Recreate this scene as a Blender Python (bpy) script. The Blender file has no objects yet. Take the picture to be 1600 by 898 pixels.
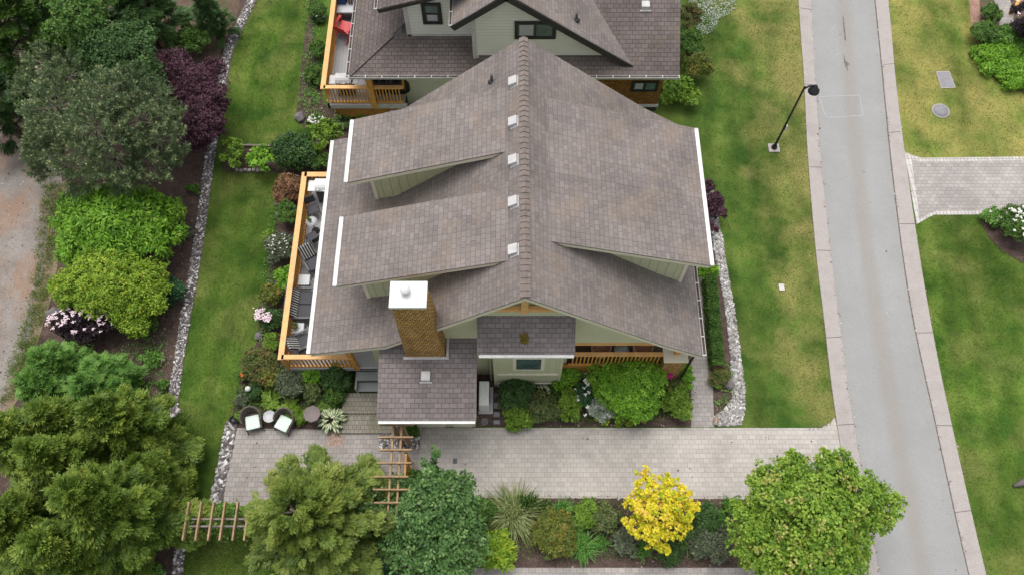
import bpy, math, random
import numpy as np
from mathutils import Vector, Matrix, Euler

R = math.radians
rng = np.random.default_rng(7)
random.seed(7)
sc = bpy.context.scene
col = sc.collection

# ---------------------------------------------------------------- camera, sky, sun, exposure
CAM_H, TILT, FPX = 27.0, R(25), 1250.0
cam_d = bpy.data.cameras.new('camera')
cam_d.sensor_width = 36.0
cam_d.lens = FPX / 1600 * 36
cam_d.clip_end = 2000
cam = bpy.data.objects.new('camera', cam_d)
cam.location = (0, 0, CAM_H)
cam.rotation_euler = (TILT, 0, 0)
col.objects.link(cam)
sc.camera = cam

SUN_EL, SUN_AZ = R(74), R(-18)      # azimuth clockwise from +Y
world = bpy.data.worlds.new('World'); sc.world = world
world.use_nodes = True
wn = world.node_tree.nodes; wl = world.node_tree.links
sky = wn.new('ShaderNodeTexSky'); sky.sky_type = 'NISHITA'; sky.sun_disc = False
sky.sun_elevation = SUN_EL; sky.sun_rotation = SUN_AZ
sky.air_density = 1.0; sky.dust_density = 4.0; sky.ozone_density = 1.0
hs = wn.new('ShaderNodeHueSaturation'); hs.inputs['Saturation'].default_value = 0.28
bg = wn['Background']; bg.inputs['Strength'].default_value = 0.15
wl.new(sky.outputs['Color'], hs.inputs['Color']); wl.new(hs.outputs['Color'], bg.inputs['Color'])
sun_d = bpy.data.lights.new('sun', 'SUN'); sun_d.energy = 0.95; sun_d.angle = R(40); sun_d.color = (1, 0.96, 0.9)
sun = bpy.data.objects.new('sun', sun_d); col.objects.link(sun)
sdir = Vector((math.sin(SUN_AZ) * math.cos(SUN_EL), math.cos(SUN_AZ) * math.cos(SUN_EL), math.sin(SUN_EL)))
sun.rotation_euler = sdir.to_track_quat('Z', 'Y').to_euler()
sc.view_settings.view_transform = 'Standard'; sc.view_settings.look = 'None'
sc.view_settings.gamma = 1.0; sc.view_settings.use_curve_mapping = False
sc.view_settings.exposure = 0.52

# ---------------------------------------------------------------- helpers
def P(x, y, z=0.0):
    "a point of the place from its pixel in the 1600 px photograph and its height"
    v = 449 - y
    n = FPX * math.sin(TILT) + v * math.cos(TILT); d = FPX * math.cos(TILT) - v * math.sin(TILT)
    h = CAM_H - z
    return Vector(((x - 800) * h / d, n * h / d, z))
def M(px, y, z=0.0):
    "metres of px pixels at that place"
    v = 449 - y
    return px * (CAM_H - z) / (FPX * math.cos(TILT) - v * math.sin(TILT)) * 0.99

ORIG = {}
def tag(o, label=None, cat=None, group=None, kind=None):
    if label: o['label'] = label
    if cat: o['category'] = cat
    if group: o['group'] = group
    if kind: o['kind'] = kind
    return o
def thing(name, label, cat, loc=(0, 0, 0), group=None):
    o = bpy.data.objects.new(name, None); col.objects.link(o)
    o.empty_display_size = 0.3
    o.location = loc; ORIG[o.name] = Vector(loc)
    return tag(o, label, cat, group)
def place(o, loc, rz=0, s=1):
    o.location = loc; o.rotation_euler = (0, 0, rz); o.scale = (s, s, s)
    return o
def kids(o): return [c for c in bpy.data.objects if c.parent == o]
def dup(o, loc, rz=0, label=None, s=1):
    c = o.copy(); col.objects.link(c); place(c, loc, rz, s)
    if label: c['label'] = label
    for ch in kids(o):
        d = ch.copy(); col.objects.link(d); d.parent = c
        for g in kids(ch):
            e = g.copy(); col.objects.link(e); e.parent = d
    return c

class MB:
    def __init__(s): s.v = []; s.f = []; s.m = []; s.sm = []
    def face(s, pts, mi=0, smooth=False):
        b = len(s.v); s.v += [Vector(p) for p in pts]; s.f.append(list(range(b, b + len(pts)))); s.m.append(mi); s.sm.append(smooth)
    def solid(s, vs, fs, mi=0, smooth=False):
        b = len(s.v); s.v += [Vector(p) for p in vs]
        for f in fs: s.f.append([b + i for i in f]); s.m.append(mi); s.sm.append(smooth)
    def box(s, x0, x1, y0, y1, z0, z1, mi=0, mat=None):
        vs = [Vector(p) for p in ((x0,y0,z0),(x1,y0,z0),(x1,y1,z0),(x0,y1,z0),(x0,y0,z1),(x1,y0,z1),(x1,y1,z1),(x0,y1,z1))]
        if mat: vs = [mat @ p for p in vs]
        s.solid(vs, [(0,3,2,1),(4,5,6,7),(0,1,5,4),(1,2,6,5),(2,3,7,6),(3,0,4,7)], mi)
        return s
    def bar(s, a, b, w, h, mi=0, up=Vector((0,0,1))):
        a = Vector(a); b = Vector(b); d = b - a; L = d.length
        if L < 1e-5: return s
        d.normalize(); side = d.cross(up)
        if side.length < 1e-3: side = d.cross(Vector((0, 1, 0)))
        side.normalize(); u = side.cross(d)
        vs = []
        for p in (a, b):
            for i, j in ((-1,-1),(1,-1),(1,1),(-1,1)): vs.append(p + side * i * w / 2 + u * j * h / 2)
        s.solid(vs, [(0,1,2,3),(7,6,5,4),(0,4,5,1),(1,5,6,2),(2,6,7,3),(3,7,4,0)], mi)
        return s
    def tube(s, pts, rad, n=8, mi=0, cap=True):
        pts = [Vector(p) for p in pts]
        if not hasattr(rad, '__len__'): rad = [rad] * len(pts)
        base = len(s.v); prev = None
        for i, p in enumerate(pts):
            d = (pts[min(i+1, len(pts)-1)] - pts[max(i-1, 0)]).normalized()
            a = prev if prev is not None else (Vector((1,0,0)) if abs(d.x) < 0.9 else Vector((0,1,0)))
            a = (a - d * a.dot(d)).normalized(); prev = a; b = d.cross(a)
            for k in range(n):
                t = 2 * math.pi * k / n
                s.v.append(p + (a * math.cos(t) + b * math.sin(t)) * rad[i])
        for i in range(len(pts) - 1):
            for k in range(n):
                q = base + i * n
                s.f.append([q + k, q + (k+1) % n, q + n + (k+1) % n, q + n + k]); s.m.append(mi); s.sm.append(True)
        if cap:
            s.f.append([base + k for k in range(n)][::-1]); s.m.append(mi); s.sm.append(False)
            q = base + (len(pts)-1) * n
            s.f.append([q + k for k in range(n)]); s.m.append(mi); s.sm.append(False)
        return s
    def lathe(s, prof, c=(0,0,0), n=20, mi=0):
        c = Vector(c); base = len(s.v)
        for r, z in prof:
            for k in range(n):
                t = 2 * math.pi * k / n
                s.v.append(c + Vector((r * math.cos(t), r * math.sin(t), z)))
        for i in range(len(prof) - 1):
            for k in range(n):
                q = base + i * n
                s.f.append([q + k, q + (k+1) % n, q + n + (k+1) % n, q + n + k]); s.m.append(mi); s.sm.append(True)
        if prof[-1][0] > 1e-4:
            q = base + (len(prof)-1) * n
            s.f.append([q + k for k in range(n)]); s.m.append(mi); s.sm.append(False)
        if prof[0][0] > 1e-4:
            s.f.append([base + k for k in range(n)][::-1]); s.m.append(mi); s.sm.append(False)
        return s
    def prism_y(s, prof, y0, y1, mi=0):
        "closed polygon prof of (x, z) extruded from y0 to y1"
        n = len(prof)
        area = sum(prof[i][0]*prof[(i+1)%n][1] - prof[(i+1)%n][0]*prof[i][1] for i in range(n))
        if area < 0: prof = prof[::-1]
        vs = [(x, y0, z) for x, z in prof] + [(x, y1, z) for x, z in prof]
        fs = [tuple(range(n)), tuple(range(2*n-1, n-1, -1))] + [((i+1)%n, i, n+i, n+(i+1)%n) for i in range(n)]
        s.solid(vs, fs, mi); return s
    def build(s, name, mats, parent=None, bevel=0):
        if not isinstance(mats, (list, tuple)): mats = [mats]
        off = ORIG.get(parent.name, Vector((0,0,0))) if parent else Vector((0,0,0))
        me = bpy.data.meshes.new(name)
        me.from_pydata([tuple(v - off) for v in s.v], [], s.f)
        for m in mats: me.materials.append(m)
        me.polygons.foreach_set('material_index', s.m)
        me.polygons.foreach_set('use_smooth', s.sm)
        uv = me.uv_layers.new(name='uv')
        dat = np.zeros(len(me.loops) * 2, dtype=np.float32)
        for p in me.polygons:
            n = p.normal
            if abs(n.z) > 0.995: u = Vector((1,0,0)); w = Vector((0,1,0))
            else:
                u = Vector((-n.y, n.x, 0)).normalized(); w = n.cross(u)
            for li in p.loop_indices:
                co = me.vertices[me.loops[li].vertex_index].co + off
                dat[2*li] = co.dot(u); dat[2*li+1] = co.dot(w)
        uv.data.foreach_set('uv', dat)
        me.update()
        o = bpy.data.objects.new(name, me); col.objects.link(o)
        if parent: o.parent = parent; ORIG[o.name] = off
        if bevel:
            b = o.modifiers.new('bevel', 'BEVEL'); b.width = bevel; b.segments = 2; b.limit_method = 'ANGLE'
        return o

# ---------------------------------------------------------------- materials
def _m(name):
    m = bpy.data.materials.new(name); m.use_nodes = True
    nt = m.node_tree; b = nt.nodes['Principled BSDF']
    return m, nt, b
def N(nt, t, **kw):
    n = nt.nodes.new(t)
    for k, v in kw.items():
        if hasattr(n, k): setattr(n, k, v)
        else: n.inputs[k.replace('_', ' ')].default_value = v
    return n
def noise(nt, vec, scale, detail=4, rough=0.6):
    n = nt.nodes.new('ShaderNodeTexNoise'); n.inputs['Scale'].default_value = scale
    n.inputs['Detail'].default_value = detail; n.inputs['Roughness'].default_value = rough
    nt.links.new(vec, n.inputs['Vector']); return n.outputs['Fac']
def ramp(nt, fac, stops):
    r = nt.nodes.new('ShaderNodeValToRGB'); e = r.color_ramp.elements
    while len(e) < len(stops): e.new(0.5)
    for i, (p, c) in enumerate(stops):
        e[i].position = p; e[i].color = (*c, 1) if hasattr(c, '__len__') else (c, c, c, 1)
    nt.links.new(fac, r.inputs['Fac']); return r.outputs['Color']
def mix(nt, fac, a, b, mode='MIX'):
    m = nt.nodes.new('ShaderNodeMix'); m.data_type = 'RGBA'; m.blend_type = mode; m.clamp_factor = True
    for idx, val in ((0, fac), (6, a), (7, b)):
        if hasattr(val, 'links'): nt.links.new(val, m.inputs[idx])
        elif idx == 0: m.inputs[0].default_value = val
        else: m.inputs[idx].default_value = (*val, 1) if len(val) == 3 else val
    return m.outputs[2]
def mult(nt, a, b):
    m = nt.nodes.new('ShaderNodeMath'); m.operation = 'MULTIPLY'
    for i, v in enumerate((a, b)):
        if hasattr(v, 'links'): nt.links.new(v, m.inputs[i])
        else: m.inputs[i].default_value = v
    return m.outputs[0]
def bump(nt, b, h, strength, dist):
    n = nt.nodes.new('ShaderNodeBump'); n.inputs['Strength'].default_value = strength; n.inputs['Distance'].default_value = dist
    nt.links.new(h, n.inputs['Height']); nt.links.new(n.outputs['Normal'], b.inputs['Normal'])
def coords(nt, kind='Object'):
    return nt.nodes.new('ShaderNodeTexCoord').outputs[kind]
def plain(name, c, rough=0.6, var=0.12, scale=3, metal=0, bumps=0.0, spec=0.4):
    m, nt, b = _m(name)
    v = coords(nt); n1 = noise(nt, v, scale, 5)
    c = Vector(c)
    cc = ramp(nt, n1, [(0.3, tuple(c * (1 - var))), (0.7, tuple(c * (1 + var)))])
    nt.links.new(cc, b.inputs['Base Color'])
    b.inputs['Roughness'].default_value = rough; b.inputs['Metallic'].default_value = metal
    b.inputs['Specular IOR Level'].default_value = spec
    if bumps: bump(nt, b, noise(nt, v, scale * 12, 4), bumps, 0.01)
    return m
def bricks(name, c1, c2, mortar, w, h, ms, bstr=0.5, bd=0.01, rough=0.9, vscale=0.25, stain=None, offset=0.5, grain=0.25, msmooth=0.2, rot=0, squash=1.0):
    m, nt, b = _m(name)
    uv = coords(nt, 'UV')
    mp = nt.nodes.new('ShaderNodeMapping'); mp.inputs['Rotation'].default_value = (0, 0, rot)
    nt.links.new(uv, mp.inputs['Vector']); v = mp.outputs['Vector']
    # slightly wavy courses
    br = nt.nodes.new('ShaderNodeTexBrick'); br.offset = offset; br.squash = squash; br.squash_frequency = 2
    br.inputs['Scale'].default_value = 1.0
    br.inputs['Brick Width'].default_value = w; br.inputs['Row Height'].default_value = h
    br.inputs['Mortar Size'].default_value = ms; br.inputs['Mortar Smooth'].default_value = msmooth
    br.inputs['Color1'].default_value = (*c1, 1); br.inputs['Color2'].default_value = (*c2, 1); br.inputs['Mortar'].default_value = (*mortar, 1)
    br.inputs['Bias'].default_value = 0.0
    nz = nt.nodes.new('ShaderNodeTexNoise'); nz.inputs['Scale'].default_value = 1.7; nt.links.new(v, nz.inputs['Vector'])
    va = nt.nodes.new('ShaderNodeVectorMath'); va.operation = 'MULTIPLY_ADD'
    nt.links.new(nz.outputs['Color'], va.inputs[0]); va.inputs[1].default_value = (0.03, 0.03, 0); nt.links.new(v, va.inputs[2])
    nt.links.new(va.outputs[0], br.inputs['Vector'])
    c = br.outputs['Color']
    big = ramp(nt, noise(nt, v, 0.6, 5), [(0.3, 1 - vscale), (0.7, 1 + vscale * 0.6)])
    c = mix(nt, 1.0, c, big, 'MULTIPLY')
    g = ramp(nt, noise(nt, v, 38, 3, 0.8), [(0.3, 1 - grain), (0.7, 1 + grain)])
    c = mix(nt, 1.0, c, g, 'MULTIPLY')
    if stain:
        sf = ramp(nt, noise(nt, v, stain[1], 6, 0.7), [(stain[2], 0), (stain[2] + 0.12, 1)])
        c = mix(nt, mult(nt, sf, stain[3]), c, stain[0])
    nt.links.new(c, b.inputs['Base Color'])
    b.inputs['Roughness'].default_value = rough; b.inputs['Specular IOR Level'].default_value = 0.25
    hgt = mix(nt, 0.25, br.outputs['Fac'], noise(nt, v, 60, 3))
    inv = nt.nodes.new('ShaderNodeInvert'); nt.links.new(hgt, inv.inputs['Color'])
    bump(nt, b, inv.outputs[0], bstr, bd)
    return m
def siding(name, c, lap=0.14, vertical=False, strength=0.6):
    m, nt, b = _m(name)
    uv = coords(nt, 'UV')
    sp = nt.nodes.new('ShaderNodeSeparateXYZ'); nt.links.new(uv, sp.inputs[0])
    d = nt.nodes.new('ShaderNodeMath'); d.operation = 'DIVIDE'; nt.links.new(sp.outputs[0 if vertical else 1], d.inputs[0]); d.inputs[1].default_value = lap
    fr = nt.nodes.new('ShaderNodeMath'); fr.operation = 'FRACT'; nt.links.new(d.outputs[0], fr.inputs[0])
    inv = nt.nodes.new('ShaderNodeMath'); inv.operation = 'SUBTRACT'; inv.inputs[0].default_value = 1; nt.links.new(fr.outputs[0], inv.inputs[1])
    bump(nt, b, inv.outputs[0], strength, 0.02)
    c = Vector(c)
    cc = ramp(nt, noise(nt, coords(nt), 1.2, 5), [(0.3, tuple(c * 0.92)), (0.7, tuple(c * 1.06))])
    gap = nt.nodes.new('ShaderNodeMath'); gap.operation = 'LESS_THAN'; nt.links.new(fr.outputs[0], gap.inputs[0]); gap.inputs[1].default_value = 0.1  # dark line: real gap between deck boards, painted lap shadow on wall siding
    cc = mix(nt, mult(nt, gap.outputs[0], 0.4), cc, tuple(c * 0.5))
    nt.links.new(cc, b.inputs['Base Color']); b.inputs['Roughness'].default_value = 0.6
    return m
def foliage(name, stops, rough=0.55, trans=0.22):
    m, nt, b = _m(name)
    at = nt.nodes.new('ShaderNodeAttribute'); at.attribute_name = 'tint'
    c = ramp(nt, at.outputs['Fac'], stops)
    nt.links.new(c, b.inputs['Base Color']); b.inputs['Roughness'].default_value = rough
    b.inputs['Specular IOR Level'].default_value = 0.35
    tr = nt.nodes.new('ShaderNodeBsdfTranslucent'); nt.links.new(c, tr.inputs['Color'])
    ms = nt.nodes.new('ShaderNodeMixShader'); ms.inputs[0].default_value = trans
    nt.links.new(b.outputs[0], ms.inputs[1]); nt.links.new(tr.outputs[0], ms.inputs[2])
    nt.links.new(ms.outputs[0], nt.nodes['Material Output'].inputs['Surface'])
    return m
def grass(name, dark, mid, light, dry, dryamt, xr=None):
    m, nt, b = _m(name)
    v = coords(nt)
    c = ramp(nt, noise(nt, v, 0.9, 5, 0.55), [(0.33, dark), (0.5, mid), (0.68, light)])
    st = nt.nodes.new('ShaderNodeMapping'); st.inputs['Scale'].default_value = (1.0, 0.35, 1); nt.links.new(v, st.inputs['Vector'])
    c2 = ramp(nt, noise(nt, st.outputs['Vector'], 0.55, 4, 0.55), [(0.35, 0.72), (0.65, 1.25)])
    c = mix(nt, 1.0, c, c2, 'MULTIPLY')
    wv = nt.nodes.new('ShaderNodeTexWave'); wv.bands_direction = 'X'; wv.inputs['Scale'].default_value = 0.36; wv.inputs['Distortion'].default_value = 1.6; wv.inputs['Detail'].default_value = 2; wv.inputs['Detail Scale'].default_value = 0.6
    mw = nt.nodes.new('ShaderNodeMapping'); mw.inputs['Rotation'].default_value = (0, 0, 0.1); nt.links.new(v, mw.inputs['Vector']); nt.links.new(mw.outputs['Vector'], wv.inputs['Vector'])
    c = mix(nt, 1.0, c, ramp(nt, wv.outputs['Fac'], [(0.2, 0.93), (0.8, 1.05)]), 'MULTIPLY')
    fine = ramp(nt, noise(nt, v, 26, 4, 0.85), [(0.3, 0.62), (0.5, 0.98), (0.72, 1.38)])
    c = mix(nt, 1.0, c, fine, 'MULTIPLY')
    f = noise(nt, v, 0.55, 4, 0.55)
    if xr:
        sp = nt.nodes.new('ShaderNodeSeparateXYZ'); nt.links.new(v, sp.inputs[0])
        mr = nt.nodes.new('ShaderNodeMapRange'); mr.inputs['From Min'].default_value = xr[0]; mr.inputs['From Max'].default_value = xr[1]
        mr.inputs['To Min'].default_value = -0.1; mr.inputs['To Max'].default_value = 0.24
        nt.links.new(sp.outputs[0], mr.inputs['Value'])
        ad = nt.nodes.new('ShaderNodeMath'); ad.operation = 'ADD'; nt.links.new(f, ad.inputs[0]); nt.links.new(mr.outputs[0], ad.inputs[1]); f = ad.outputs[0]
    df = ramp(nt, f, [(dryamt, 0), (dryamt + 0.26, 1)])
    nz = ramp(nt, noise(nt, v, 26, 4, 0.75), [(0.35, 0.4), (0.6, 1)])
    c = mix(nt, mult(nt, mult(nt, df, nz), 0.85), c, dry)
    nt.links.new(c, b.inputs['Base Color']); b.inputs['Roughness'].default_value = 0.9; b.inputs['Specular IOR Level'].default_value = 0.15
    bump(nt, b, noise(nt, v, 45, 4, 0.8), 0.5, 0.02)
    return m
def soil(name, stops, s1=1.5, fine=(0.5, 1.6), fs=30, b1=1.0, patches=None):
    m, nt, b = _m(name)
    v = coords(nt)
    c = ramp(nt, noise(nt, v, s1, 7, 0.7), stops)
    if patches:
        st = nt.nodes.new('ShaderNodeMapping'); st.inputs['Scale'].default_value = patches[4]; nt.links.new(v, st.inputs['Vector'])
        pf = ramp(nt, noise(nt, st.outputs['Vector'], patches[1], 6, 0.65), [(patches[2], 0), (patches[2] + 0.14, 1)])
        c = mix(nt, mult(nt, pf, patches[3]), c, patches[0])
    f = ramp(nt, noise(nt, v, fs, 4, 0.85), [(0.3, fine[0]), (0.7, fine[1])])
    c = mix(nt, 1.0, c, f, 'MULTIPLY')
    nt.links.new(c, b.inputs['Base Color']); b.inputs['Roughness'].default_value = 0.95; b.inputs['Specular IOR Level'].default_value = 0.15
    bump(nt, b, noise(nt, v, fs * 0.8, 5, 0.8), b1, 0.03)
    return m

MT = {}
MT['shingle'] = bricks('roof_shingle', (0.245, 0.213, 0.198), (0.19, 0.164, 0.153), (0.11, 0.095, 0.09), 0.175, 0.15, 0.006, 0.6, 0.012, 0.95, 0.24, ((0.28, 0.215, 0.16), 0.7, 0.5, 0.35), squash=1.35)
MT['shingle_low'] = bricks('low_roof_shingle', (0.24, 0.208, 0.2), (0.185, 0.16, 0.155), (0.1, 0.086, 0.083), 0.24, 0.155, 0.008, 0.7, 0.015, 0.95, 0.25, ((0.09, 0.075, 0.06), 1.2, 0.56, 0.5))
MT['shingle_old'] = bricks('worn_roof_shingle', (0.175, 0.145, 0.135), (0.135, 0.112, 0.105), (0.075, 0.062, 0.059), 0.24, 0.165, 0.009, 0.8, 0.012, 0.95, 0.25, ((0.17, 0.14, 0.1), 0.9, 0.55, 0.5))
MT['ridge'] = plain('ridge_shingle', (0.22, 0.18, 0.16), 0.95, 0.25, 6, bumps=0.3)
MT['paver'] = bricks('concrete_paver', (0.5, 0.465, 0.425), (0.42, 0.388, 0.353), (0.26, 0.238, 0.21), 0.22, 0.16, 0.005, 0.5, 0.008, 0.9, 0.16, ((0.3, 0.27, 0.25), 0.5, 0.55, 0.4), grain=0.12)
MT['paver_dark'] = bricks('grey_paver', (0.4, 0.368, 0.345), (0.32, 0.293, 0.275), (0.18, 0.163, 0.148), 0.22, 0.16, 0.006, 0.5, 0.008, 0.9, 0.2, ((0.24, 0.22, 0.2), 0.8, 0.55, 0.4), grain=0.15)
MT['paver_moss'] = bricks('mossy_paver', (0.36, 0.33, 0.28), (0.29, 0.262, 0.22), (0.14, 0.13, 0.1), 0.14, 0.16, 0.008, 0.5, 0.01, 0.9, 0.25, ((0.14, 0.15, 0.08), 1.3, 0.5, 0.5), grain=0.2)
MT['paver_edge'] = bricks('pale_edge_paver', (0.56, 0.53, 0.5), (0.48, 0.45, 0.42), (0.2, 0.18, 0.16), 0.14, 0.3, 0.008, 0.5, 0.008, 0.9, 0.12, None, offset=0, grain=0.12)
MT['shake'] = bricks('cedar_shake', (0.58, 0.36, 0.13), (0.38, 0.21, 0.065), (0.13, 0.065, 0.02), 0.12, 0.13, 0.011, 0.9, 0.02, 0.8, 0.25, ((0.12, 0.07, 0.03), 2.0, 0.56, 0.6), grain=0.3)
MT['shake_dark'] = bricks('dark_cedar_shake', (0.27, 0.13, 0.035), (0.18, 0.085, 0.022), (0.07, 0.03, 0.01), 0.13, 0.14, 0.009, 0.8, 0.02, 0.8, 0.2, None, grain=0.25)
MT['green'] = plain('sage_paint', (0.57, 0.57, 0.38), 0.6, 0.05, 1.2)
MT['green_board'] = plain('sage_board_paint', (0.55, 0.555, 0.36), 0.6, 0.06, 1.2)
MT['cream'] = plain('cream_trim_paint', (0.74, 0.69, 0.54), 0.55, 0.06, 2)
MT['white'] = plain('white_metal_paint', (0.72, 0.72, 0.7), 0.45, 0.1, 4)
MT['offwhite'] = plain('weathered_white_paint', (0.5, 0.49, 0.48), 0.5, 0.12, 6)
MT['cedar'] = plain('stained_cedar', (0.62, 0.31, 0.075), 0.5, 0.2, 5)
MT['cedar_dark'] = plain('shaded_side_cedar', (0.40, 0.19, 0.04), 0.55, 0.25, 5)  # darker copy of the stained cedar, with shade put into its colour
MT['cap'] = plain('cedar_rail_cap', (0.72, 0.40, 0.15), 0.5, 0.12, 4)
MT['wood'] = plain('weathered_timber', (0.33, 0.22, 0.12), 0.8, 0.3, 5, bumps=0.2)
MT['greywood'] = plain('grey_old_timber', (0.2, 0.17, 0.15), 0.9, 0.3, 5)
MT['deck'] = siding('grey_deck_board', (0.33, 0.33, 0.335), 0.14, True, 0.5)
MT['deck_y'] = MT['deck']
MT['step'] = plain('grey_painted_step', (0.3, 0.32, 0.31), 0.7, 0.12, 4)
MT['brownfloor'] = plain('brown_porch_floor', (0.1, 0.06, 0.04), 0.6, 0.2, 3)
MT['lap_white'] = siding('pale_lap_siding', (0.68, 0.68, 0.62), 0.15)
MT['lap_green'] = siding('sage_lap_siding', (0.40, 0.41, 0.3), 0.15)
MT['black'] = plain('black_paint', (0.02, 0.02, 0.022), 0.4, 0.2, 3)
MT['darktrim'] = plain('dark_trim_paint', (0.03, 0.026, 0.027), 0.5, 0.2, 3)
MT['darkmetal'] = plain('charcoal_metal', (0.06, 0.06, 0.065), 0.4, 0.2, 5)
MT['steel'] = plain('brushed_steel', (0.55, 0.56, 0.57), 0.3, 0.1, 4, metal=0.7)
MT['glass'] = plain('window_glass', (0.07, 0.11, 0.11), 0.08, 0.5, 2, spec=0.8)
MT['blind'] = plain('window_blind', (0.38, 0.38, 0.4), 0.7, 0.08, 3)
MT['asphalt_'] = soil('asphalt', [(0.3, (0.345, 0.345, 0.335)), (0.7, (0.41, 0.41, 0.4))], 0.4, (0.78, 1.22), 45, 0.4, ((0.36, 0.33, 0.3), 0.5, 0.5, 0.5, (2.2, 0.12, 1)))
def asphalt():
    m, nt, b = _m('asphalt'); v = coords(nt); uv = coords(nt, 'UV')
    c = ramp(nt, noise(nt, v, 0.4, 7, 0.7), [(0.3, (0.275, 0.275, 0.27)), (0.7, (0.325, 0.325, 0.317))])
    sp = nt.nodes.new('ShaderNodeSeparateXYZ'); nt.links.new(uv, sp.inputs[0])
    st = nt.nodes.new('ShaderNodeMapping'); st.inputs['Scale'].default_value = (2.5, 0.3, 1); nt.links.new(v, st.inputs['Vector'])
    nz = nt.nodes.new('ShaderNodeMath'); nz.operation = 'MULTIPLY_ADD'; nt.links.new(noise(nt, st.outputs['Vector'], 0.8, 5, 0.6), nz.inputs[0]); nz.inputs[1].default_value = 0.12
    nt.links.new(sp.outputs[0], nz.inputs[2])
    tr = ramp(nt, nz.outputs[0], [(0.1, 0.25), (0.18, 0), (0.42, 0), (0.52, 1), (0.62, 0.9), (0.72, 0), (0.92, 0), (1.0, 0.3)])
    c = mix(nt, mult(nt, tr, 0.62), c, (0.275, 0.25, 0.222))
    f = ramp(nt, noise(nt, v, 45, 4, 0.85), [(0.3, 0.78), (0.7, 1.22)]); c = mix(nt, 1.0, c, f, 'MULTIPLY')
    nt.links.new(c, b.inputs['Base Color']); b.inputs['Roughness'].default_value = 0.92; b.inputs['Specular IOR Level'].default_value = 0.2
    bump(nt, b, noise(nt, v, 50, 4, 0.8), 0.4, 0.01); return m
MT['asphalt'] = asphalt()
MT['asphalt_track'] = soil('worn_asphalt', [(0.3, (0.315, 0.295, 0.27)), (0.7, (0.37, 0.35, 0.325))], 0.6, (0.8, 1.2), 45, 0.4)
MT['concrete'] = soil('kerb_concrete', [(0.3, (0.33, 0.297, 0.28)), (0.7, (0.42, 0.383, 0.362))], 1.2, (0.75, 1.25), 30, 0.3, ((0.3, 0.26, 0.24), 1.2, 0.55, 0.5, (1, 1, 1)))
MT['joint'] = plain('dark_joint', (0.13, 0.11, 0.1), 0.9, 0.2, 6)
MT['mulch'] = soil('bark_mulch', [(0.3, (0.05, 0.034, 0.028)), (0.55, (0.095, 0.066, 0.055)), (0.75, (0.15, 0.11, 0.09))], 3, (0.35, 1.9), 28)
MT['soil'] = soil('dry_bed_soil', [(0.3, (0.09, 0.062, 0.045)), (0.55, (0.14, 0.1, 0.075)), (0.75, (0.18, 0.14, 0.1))], 2, (0.5, 1.6), 26, 1.0, ((0.07, 0.09, 0.03), 0.8, 0.5, 0.6, (1, 1, 1)))
MT['lane'] = soil('gravel_lane', [(0.3, (0.2, 0.172, 0.15)), (0.6, (0.31, 0.28, 0.255)), (0.8, (0.24, 0.21, 0.18))], 0.8, (0.6, 1.4), 35, 0.9, ((0.31, 0.185, 0.115), 0.5, 0.46, 0.65, (1.6, 0.6, 1)))
MT['verge'] = soil('rough_verge', [(0.3, (0.2, 0.15, 0.1)), (0.5, (0.27, 0.21, 0.14)), (0.7, (0.15, 0.17, 0.06))], 1.1, (0.6, 1.5), 25, 1.0)
MT['rustpath'] = soil('red_bark_path', [(0.3, (0.28, 0.16, 0.12)), (0.7, (0.4, 0.25, 0.2))], 3, (0.6, 1.4), 28)
MT['fines'] = soil('brown_pea_gravel', [(0.3, (0.28, 0.2, 0.16)), (0.7, (0.42, 0.32, 0.26))], 8, (0.4, 1.7), 20)
MT['lawn'] = grass('lawn_grass', (0.034, 0.085, 0.01), (0.074, 0.135, 0.018), (0.13, 0.178, 0.035), (0.215, 0.215, 0.066), 0.52)
MT['lawn_mid'] = grass('road_lawn_grass', (0.036, 0.085, 0.012), (0.072, 0.128, 0.02), (0.12, 0.165, 0.034), (0.32, 0.27, 0.095), 0.52, (8.0, 12.3))
MT['lawn_dry'] = grass('dry_lawn_grass', (0.07, 0.125, 0.017), (0.125, 0.175, 0.032), (0.19, 0.215, 0.05), (0.37, 0.31, 0.1), 0.36)
MT['bark'] = plain('tree_bark', (0.13, 0.1, 0.075), 0.95, 0.35, 8, bumps=0.5)
MT['palebark'] = plain('grey_twigs', (0.26, 0.22, 0.18), 0.95, 0.3, 8)
MT['moss'] = plain('moss', (0.16, 0.12, 0.02), 0.95, 0.4, 30, bumps=0.8)
MT['char'] = plain('charcoal_fabric', (0.075, 0.075, 0.085), 0.9, 0.1, 8)
MT['wicker'] = bricks('dark_wicker', (0.24, 0.2, 0.175), (0.16, 0.13, 0.115), (0.06, 0.05, 0.042), 0.03, 0.015, 0.003, 0.8, 0.005, 0.8, 0.1, None, grain=0.2)
MT['mint'] = bricks('mint_cushion', (0.62, 0.78, 0.68), (0.54, 0.72, 0.6), (0.8, 0.84, 0.8), 0.1, 0.08, 0.012, 0.2, 0.003, 0.9, 0.05, None, grain=0.05)
MT['red'] = plain('red_plastic', (0.55, 0.05, 0.055), 0.4, 0.1, 3)
MT['blue'] = plain('blue_fabric', (0.04, 0.08, 0.2), 0.9, 0.1, 3)
MT['terracotta'] = plain('terracotta', (0.35, 0.14, 0.07), 0.8, 0.15, 4)
MT['rust'] = plain('rusty_metal', (0.12, 0.06, 0.045), 0.8, 0.3, 8)
MT['lid'] = plain('grey_lid', (0.24, 0.235, 0.25), 0.7, 0.12, 5)
MT['tablestone'] = plain('brown_table_top', (0.2, 0.165, 0.155), 0.7, 0.12, 8)
MT['whitetable'] = plain('pale_grey_enamel', (0.5, 0.51, 0.53), 0.4, 0.05, 3)
MT['peach'] = plain('peach_wicker', (0.5, 0.28, 0.2), 0.8, 0.2, 9)
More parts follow.
